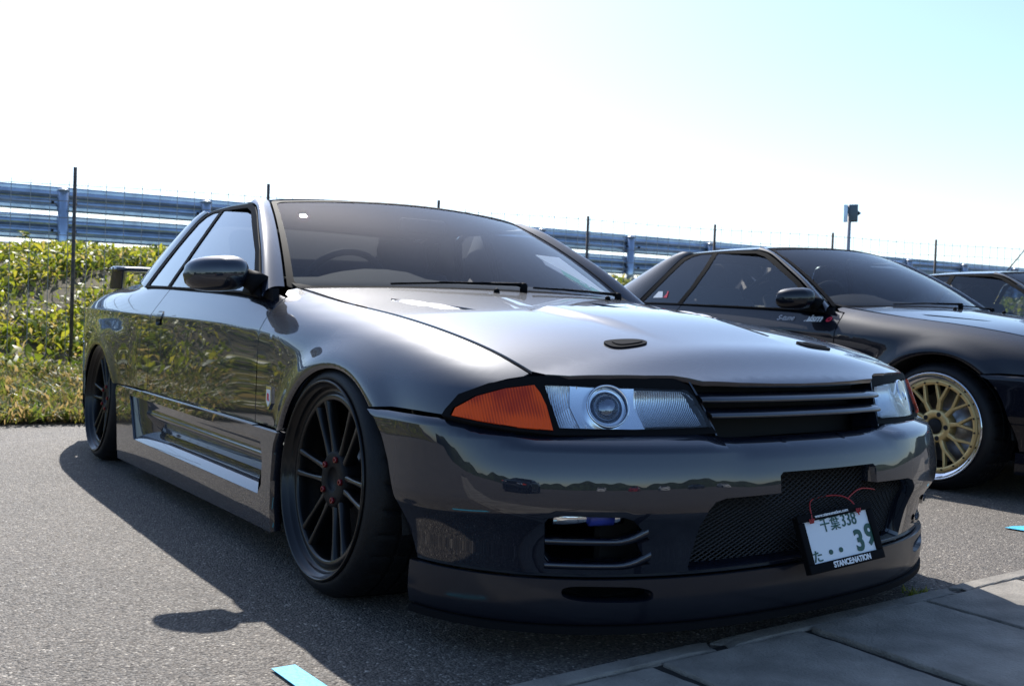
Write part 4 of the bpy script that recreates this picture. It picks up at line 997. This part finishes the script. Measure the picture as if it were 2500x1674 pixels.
# ---------------------------------------------------------------- welded wire fence at the foot of the bank
FP0 = np.array((-7.0, 0, 0)); fn_ = np.array((1, -.15, 0)); fdir = np.array((.15, 1, 0))
def fpt(y, z): return np.array((-7.0+.15*y, y, z))
def fbase(y): return float(bank_z(-7.0+.15*y, y))
fence = empty('wire_fence', (-7, 0, 0), label='rusty welded wire mesh fence on thin steel posts before the bank', category='fence')
fposts = []
for u, v in ((181,408),(653,449),(1069,489),(1434,528),(1744,548),(2032,568),(2284,585)):
    p = on(u, v, fn_, FP0); fposts.append((p[1], p[2]))
for k in range(1, 8): fposts.append((fposts[0][1]*0+fposts[0][0]-1.75*k, 1.98))
for k in range(1, 5): fposts.append((fposts[6][0]+1.9*k, 2.1))
for y, z in fposts:
    b = fbase(y)
    me = mesh_of('post', lambda V, F: tube(V, F, [fpt(y, b-.2)-np.array((-7,0,0)), fpt(y+.01, z)-np.array((-7,0,0))], .016, 8), True); obj('post', me, 'galv_dark', fence)
def wires(V, F):
    def w(a, b, r):
        k = len(V); d = b-a; d = d/np.linalg.norm(d); e1 = np.cross(d, (1,.1,.02)); e1 /= np.linalg.norm(e1); e2 = np.cross(d, e1)
        for p in (a, b):
            for t in (0, 2.094, 4.189): V.append(p+r*(math.cos(t)*e1+math.sin(t)*e2)-np.array((-7,0,0)))
        for j in range(3): F.append((k+j, k+(j+1) % 3, k+3+(j+1) % 3, k+3+j))
    top = lambda y: 1.80+.012*y+(.30 if y > 13.6 else 0)
    y = -13.0
    while y < 22:
        b = fbase(y); w(fpt(y, b-.02), fpt(y+.012, top(y)+.03), .0034); y += .15
    ys = np.arange(-13, 22, .5)
    for k in range(15):
        for a in ys:
            z0 = top(a)-.15*k; z1 = top(a+.5)-.15*k
            if a > 13.6 or abs(z0-z1) < .1:
                if z0 > fbase(a)-.05: w(fpt(a, z0+.01*math.sin(a*1.7+k)), fpt(a+.5, (z1 if abs(z0-z1) < .1 else z0)+.01*math.sin((a+.5)*1.7+k)), .0034)
obj('wire_mesh', mesh_of('wire_mesh', wires), 'wire', fence, kind='stuff')
# stay wire and stray cable
V, F = [], []; a = on(2462, 657, fn_, (-6.2,0,0)); b = on(2500, 612, fn_, (-6.2,0,0)); tube(V, F, [a-(b-a)*.4, b+(b-a)*1.2], .008, 6)
obj('stay_cable', raw('stay_cable', V, F, True), 'galv_dark', None, label='slanting dark stay cable above the roof of the far charcoal car', category='cable')
# loudspeaker mast beyond the fence
base = on(2071, 603, fn_, (-8.6,0,0)); topm = on(2071, 500, fn_, (-8.6,0,0)); bz = float(bank_z(base[0], base[1]))
mast = empty('loudspeaker_mast', (base[0], base[1], bz), label='grey pole with a boxy loudspeaker on top behind the black coupe', category='pole')
H = topm[2]-bz
V, F = [], []; tube(V, F, [(0,0,-.3),(0,0,H)], .028, 12); obj('pole', raw('pole', V, F, True), mat('mast_grey', (.33,.32,.34), .55, .3, var=.2), mast)
cam_a = math.atan2(CAMP[1]-base[1], CAMP[0]-base[0]); rt = np.array((-math.sin(cam_a), math.cos(cam_a), 0)); fw = np.array((math.cos(cam_a), math.sin(cam_a), 0)); Rm = np.stack([fw, rt, np.array((0,0,1))], 1)
me = boxes('speaker_box', [((0,0,H-.12)-fw*.05+rt*.055, (.16,.13,.25), Rm)]); bevel(me, .008); obj('speaker_box', me, mat('speaker_grey', (.10,.14,.17), .5), mast)
me = boxes('mount_plate', [((0,0,H-.13)+rt*-.055+fw*.02, (.10,.055,.25), Rm)]); obj('mount_plate', me, 'galv', mast)
V, F = [], []; c_ = np.array((0,0,H-.12))+rt*.12-fw*.05
for q in ((0,-.035),(0,.035)): V.append(c_+np.array((0,0,q[1]))+fw*.03); V.append(c_+np.array((0,0,q[1]))-fw*.03)
V.append(c_+rt*.05); F += [(0,1,4),(2,4,3),(0,4,2),(1,3,4),(0,2,3,1)]; obj('horn', raw('horn', V, F), 'dark', mast)
# ---------------------------------------------------------------- cars in place
GZ = -.035                                            # the shell was measured 35 mm above the ground datum
car = empty('sports_coupe', (0, 0, GZ), label='lowered gunmetal grey coupe with black wheels and amber corner lamps', category='car')
make_car(car)

def place_text(body, size, m, parent, o, r, u, n, **k):
    me = text_mesh(body, size, **k); ob = obj('lettering', me, m, parent); ob.matrix_local = frame_mat(o, r, u, n); return ob
def mul(m, a, b, c):
    return np.array(m)*0+np.array(a)*m[0]+np.array(b)*m[1]+np.array(c)*m[2]
# fender badge, both sides
for s in (-1, 1):
    y = -float(side_y(-.413,.506))*(1 if s < 0 else -1)
    nrm = np.array((0, s, 0)); r = np.array((-s*-1, 0, 0)) if s < 0 else np.array((-1, 0, 0)); u = np.array((0, 0, 1))
    r = np.array((1, 0, 0)) if s < 0 else np.array((-1, 0, 0))
    out = [(-.020,.034),(.020,.034),(.021,-.014),(0,-.034),(-.021,-.014)]
    def shield(V, F, k, d):
        b = len(V); c = np.array((-.413, y, .506))
        for dd in (-.004, d):
            for a, h in out: V.append(c+r*a*k+u*h*k+nrm*dd)
        F.append(tuple(b+5+i for i in range(5))); F += [(b+i, b+(i+1) % 5, b+5+(i+1) % 5, b+5+i) for i in range(5)]
    bd = obj('fender_badge', mesh_of('fender_badge', lambda V, F: shield(V, F, 1, .006)), 'chrome', car)
    obj('badge_field', mesh_of('badge_field', lambda V, F: shield(V, F, .74, .0068)), 'decal_white', bd)
    place_text('R', .030, 'decal_red', bd, np.array((-.413, y, .508))+nrm*.0072, r, u, nrm, bold=.0008)

# hanging number plate
ya, ti, ro_ = math.radians(-11.4), math.radians(17.9), math.radians(6.6)
fx = np.array((math.cos(ya), math.sin(ya), 0)); ry = np.array((-math.sin(ya), math.cos(ya), 0)); rz = np.array((0, 0, 1.))
pn = math.cos(ti)*fx+math.sin(ti)*rz; pu0 = -math.sin(ti)*fx+math.cos(ti)*rz
pr_ = math.cos(ro_)*ry+math.sin(ro_)*pu0; pu = -math.sin(ro_)*ry+math.cos(ro_)*pu0
PC = np.array((.910, .015, .2755)); PM = frame_mat(PC, pr_, pu, pn)
plate = empty('number_plate', (0, 0, 0), label='crooked white number plate in a black frame tied on with red wire', category='number plate')
plate.matrix_world = Matrix.Translation((0, 0, GZ)) @ PM
w_, h_ = .222, .132
def pframe(V, F):
    boxm(V, F, (0, h_/2-.0085, 0), (w_, .017, .009)); boxm(V, F, (0, -h_/2+.0105, 0), (w_, .021, .009))
    boxm(V, F, (-w_/2+.0085, .002, 0), (.017, h_-.0385, .0088)); boxm(V, F, (w_/2-.0085, .002, 0), (.017, h_-.0385, .0088))
obj('plate_frame', mesh_of('plate_frame', pframe, bev=.0015), 'trim', plate)
obj('plate_sheet', boxes('plate_sheet', [((0, 0, -.002), (w_-.02, h_-.02, .002))]), 'white', plate)
obj('plate_backing', boxes('plate_backing', [((.0, -.002, -.011), (w_-.004, h_-.004, .012))]), 'trim', plate)
def ptext(b, s, m, x, y, z, **k):
    o = obj('lettering', text_mesh(b, s, **k), m, plate); o.location = (x, y, z); return o
ptext('千葉', .036, 'green', -.020, .033, .0, bold=.0003, sx=.82)
ptext('338', .040, 'green', .036, .0345, .0, bold=.0003, sx=.78)
ptext('た', .030, 'green', -.078, -.032, .0, bold=.0004)
ptext('・', .040, 'green', -.038, -.030, .0, bold=.0015); ptext('・', .040, 'green', -.008, -.030, .0, bold=.0015)
ptext('3', .066, 'green', .052, -.018, .0, bold=.0022, sx=.85); ptext('9', .066, 'green', .087, -.010, .0, bold=.0022, sx=.85)
ptext('STANCE:NATION', .0178, 'decal_white', .012, -h_/2+.0105, .0052, bold=.0007, sx=.80)
ptext('www.stancenation.com', .0105, 'decal_white', -.012, h_/2-.0085, .0052, bold=.0002)
L2W = lambda x, y, z: np.array((x, y, z), float); ex_, ey_, ez_ = np.eye(3)
def tie(V, F):
    a = L2W(-.072, .046, .004); b = L2W(-.070, .058, .004); c = L2W(-.060, .082, -.005); d = L2W(0, .098, -.03); e = L2W(.058, .082, -.008); f = L2W(.066, .052, .004); g = L2W(.066, .040, .006)
    tube(V, F, [curve3([a, b, c, d, e, f, g])(t) for t in np.linspace(0, 1, 40)], .0017, 6)
    h1 = L2W(.11, .098, -.02); h2 = L2W(.17, .09, -.035)
    tube(V, F, [curve3([e, h1, h2])(t) for t in np.linspace(0, 1, 16)], .0016, 6)
    for q in (L2W(-.075, .044, .006), L2W(.066, .046, .006)):
        for k in range(3): tube(V, F, [q+ex_*.004*(k-1), q+ex_*(.006*(k-1))+ey_*.010+ez_*.002], .0018, 6)
obj('tie_wire', mesh_of('tie_wire', tie, True), 'wire_red', plate)

# entry card standing behind the windscreen
def FWp(u, v, off): return FW(np.array([u]), np.array([v]), off)[0]
card = empty('entry_card', (0, 0, GZ), label='white paper card with green label strip behind the gunmetal coupe windscreen', category='card')
q = [FWp(.58,.46,-.02), FWp(.90,.50,-.02), FWp(.93,.10,-.02), FWp(.66,.06,-.02)]
def sheet(nm, q, m, par, th=.0012):
    q = [np.asarray(p) for p in q]; nn = np.cross(q[1]-q[0], q[3]-q[0]); nn /= np.linalg.norm(nn); nn = nn if nn[2] > 0 else -nn
    V = [p+nn*th for p in q]+[p-nn*th for p in q]; obj(nm, raw(nm, V, [(0,1,2,3),(7,6,5,4),(0,4,5,1),(1,5,6,2),(2,6,7,3),(3,7,4,0)]), m, par)
sheet('paper_sheet', q, 'paper', card)
sheet('green_strip', [FWp(.56,.20,-.010), FWp(.60,.27,-.010), FWp(.80,.055,-.010), FWp(.70,.045,-.010)], 'greenlabel', card)
sheet('print_strip', [FWp(.49,.30,-.010), FWp(.53,.37,-.010), FWp(.60,.27,-.010), FWp(.56,.20,-.010)], 'decal_grey', card)
r0 = FWp(.74,.08,0)-FWp(.60,.22,0); r0 /= np.linalg.norm(r0); n0 = np.cross(FWp(.9,.3,0)-FWp(.6,.3,0), FWp(.6,.5,0)-FWp(.6,.2,0)); n0 /= np.linalg.norm(n0); n0 = n0 if n0[2] > 0 else -n0; u0 = np.cross(n0, r0)
place_text('C 2', .034, 'decal_white', card, FWp(.685,.125,-.0085), r0, u0, n0, bold=.0012)

# ---- the other cars share the coupe's shape
PAINTED = {'fender','door','door_handle','quarter_panel','rear_bumper_corner','tail_panel','boot_lid','bonnet','bonnet_louvre','front_bumper','intake_blade','lip_spoiler','grille_slat','grille_end','side_skirt','sill_step','recess_wall','door_cladding','rub_strip','windscreen_pillar','roof','rear_pillar','door_mirror','boot_spoiler','spoiler_upright'}
cache = {}
def repaint(me, m):
    key = (me.name, m)
    if key not in cache:
        c = me.copy(); c.materials.clear(); c.materials.append(M[m]); cache[key] = c
    return cache[key]
def base_name(o): return o.name.split('.')[0]
def copy_car(loc, rz, paint, skip=(), tint=None, **props):
    r = empty('sports_coupe', loc, rz, **props)
    def cp(o, par):
        nm = base_name(o)
        if nm in skip: return
        c = o.copy(); COL.objects.link(c); c.parent = par
        if nm in PAINTED: c.data = repaint(o.data, paint)
        if tint and nm in ('door_glass', 'quarter_glass'): c.data = repaint(o.data, tint)
        for ch in list(o.children): cp(ch, c)
    for ch in list(car.children): cp(ch, r)
    return r
LOC2, RZ2 = (-.29, 3.10, .002), -.012
SK = {'wheel','fender_badge','bonnet_latch','bonnet_louvre','intercooler_pipe','mesh_screen','under_lip'}
car2 = copy_car(LOC2, RZ2, 'black_paint', SK, None, label='black coupe with gold mesh wheels parked beside the gunmetal car', category='car')
for x in (0.0, -2.615):
    for s in (-1, 1): make_wheel('mesh', car2, (x+.03, s*.870, .289), s, math.radians(1.2), .292)
# door lettering and quarter window sticker of the black coupe
def side_text(b, size, m, x, z, **k):
    y = -float(side_y(x, z))-.0012; sl = (float(side_y(x, z+.01))-float(side_y(x, z-.01)))/.02
    u = np.array((0, sl*-1, 1)); u = np.array((0, -sl, 1)); u /= np.linalg.norm(u); n_ = np.array((0, -1, -sl)); n_ /= np.linalg.norm(n_)
    return place_text(b, size, m, car2, (x, y, z), np.array((1, 0, 0)), u, n_, **k)
side_text('nism', .060, 'decal_white', -.700, .772, shear=.3, bold=.0022); side_text('o', .060, 'decal_red', -.607, .772, shear=.3, bold=.0022)
side_text('S-tune', .044, 'decal_grey', -.875, .772, shear=.3, bold=.0012)
yq = -float(glass_y(-1.96,.90))-.002
def stick(a, b, nm, m):
    P_ = [(x, -float(glass_y(x, z))-.0015, z) for x, z in ((a,.885),(b,.885),(b-.02,.925),(a+.03,.925))]; obj(nm, raw(nm, P_, [(0,1,2,3)]), m, car2)
stick(-1.985,-1.895,'window_sticker','decal_white'); stick(-1.890,-1.855,'window_sticker','decal_red')

LOC3, RZ3 = (-.60, 6.15, .025), .0
car3 = copy_car(LOC3, RZ3, 'grey_paint', SK|{'boot_spoiler','spoiler_upright'}, None, label='dark charcoal coupe standing on the far side of the black coupe', category='car')
for x in (0.0, -2.615):
    for s in (-1, 1): make_wheel('mesh', car3, (x, s*.860, .266), s, math.radians(1.0), .292)

# ---------------------------------------------------------------- across the lane (seen mirrored in the paint)
V, F = [], []; n = 160
for i in range(n):
    a = math.radians(-100+220*i/(n-1)); R_ = 95+8*math.sin(i*.21)
    h = 6.5+2.2*math.sin(i*.23+1)+1.6*math.sin(i*.61)+1.1*math.sin(i*1.37+2)
    V += [(R_*math.cos(a), R_*math.sin(a), -.5), ((R_+2)*math.cos(a), (R_+2)*math.sin(a), h*.6), ((R_+7)*math.cos(a), (R_+7)*math.sin(a), h), ((R_+26)*math.cos(a), (R_+26)*math.sin(a), -.5)]
for i in range(n-1):
    for j in range(3): F.append((i*4+j, i*4+j+1, i*4+4+j+1, i*4+4+j))
obj('far_hill', raw('far_hill', V, F, True), mat('wooded_hill', (.030, .045, .022), .95, var=.5, vscale=.4), None, kind='structure')
FARNAMES = PAINTED | {'windscreen', 'rear_window', 'door_glass', 'quarter_glass', 'window_frame', 'headlamp'}
def far_car(loc, rz, paint, label):
    r = empty('parked_car', loc, rz, label=label, category='car', group='cars parked across the lane')
    for o in list(car.children):
        nm = base_name(o)
        if nm in FARNAMES or nm == 'wheel':
            c = o.copy(); COL.objects.link(c); c.parent = r
            if nm in PAINTED: c.data = repaint(o.data, paint)
            if nm == 'wheel':
                for t in o.children:
                    if base_name(t) == 'tyre': d = t.copy(); COL.objects.link(d); d.parent = c
far_car((27, -9.5, -.035), 2.9, 'white_paint', 'white coupe parked across the lane, mirrored in the bumper')
far_car((27.5, -3.5, -.035), 3.2, 'red_paint', 'red coupe parked across the lane, mirrored in the bumper')
far_car((28, 2, -.035), 3.1, 'white_paint', 'white coupe across the lane next to the red one')
far_car((28, 8, -.035), 3.0, 'grey_paint', 'charcoal coupe parked across the lane, mirrored in the bumper')
far_car((29, 14, -.035), 3.2, 'white_paint', 'white coupe at the end of the row across the lane')
near = copy_car((4.6, -6.6, -.035), 2.55, 'black_paint', SK-{'wheel'}, None, label='black coupe parked opposite, mirrored in the bumper corner', category='car')
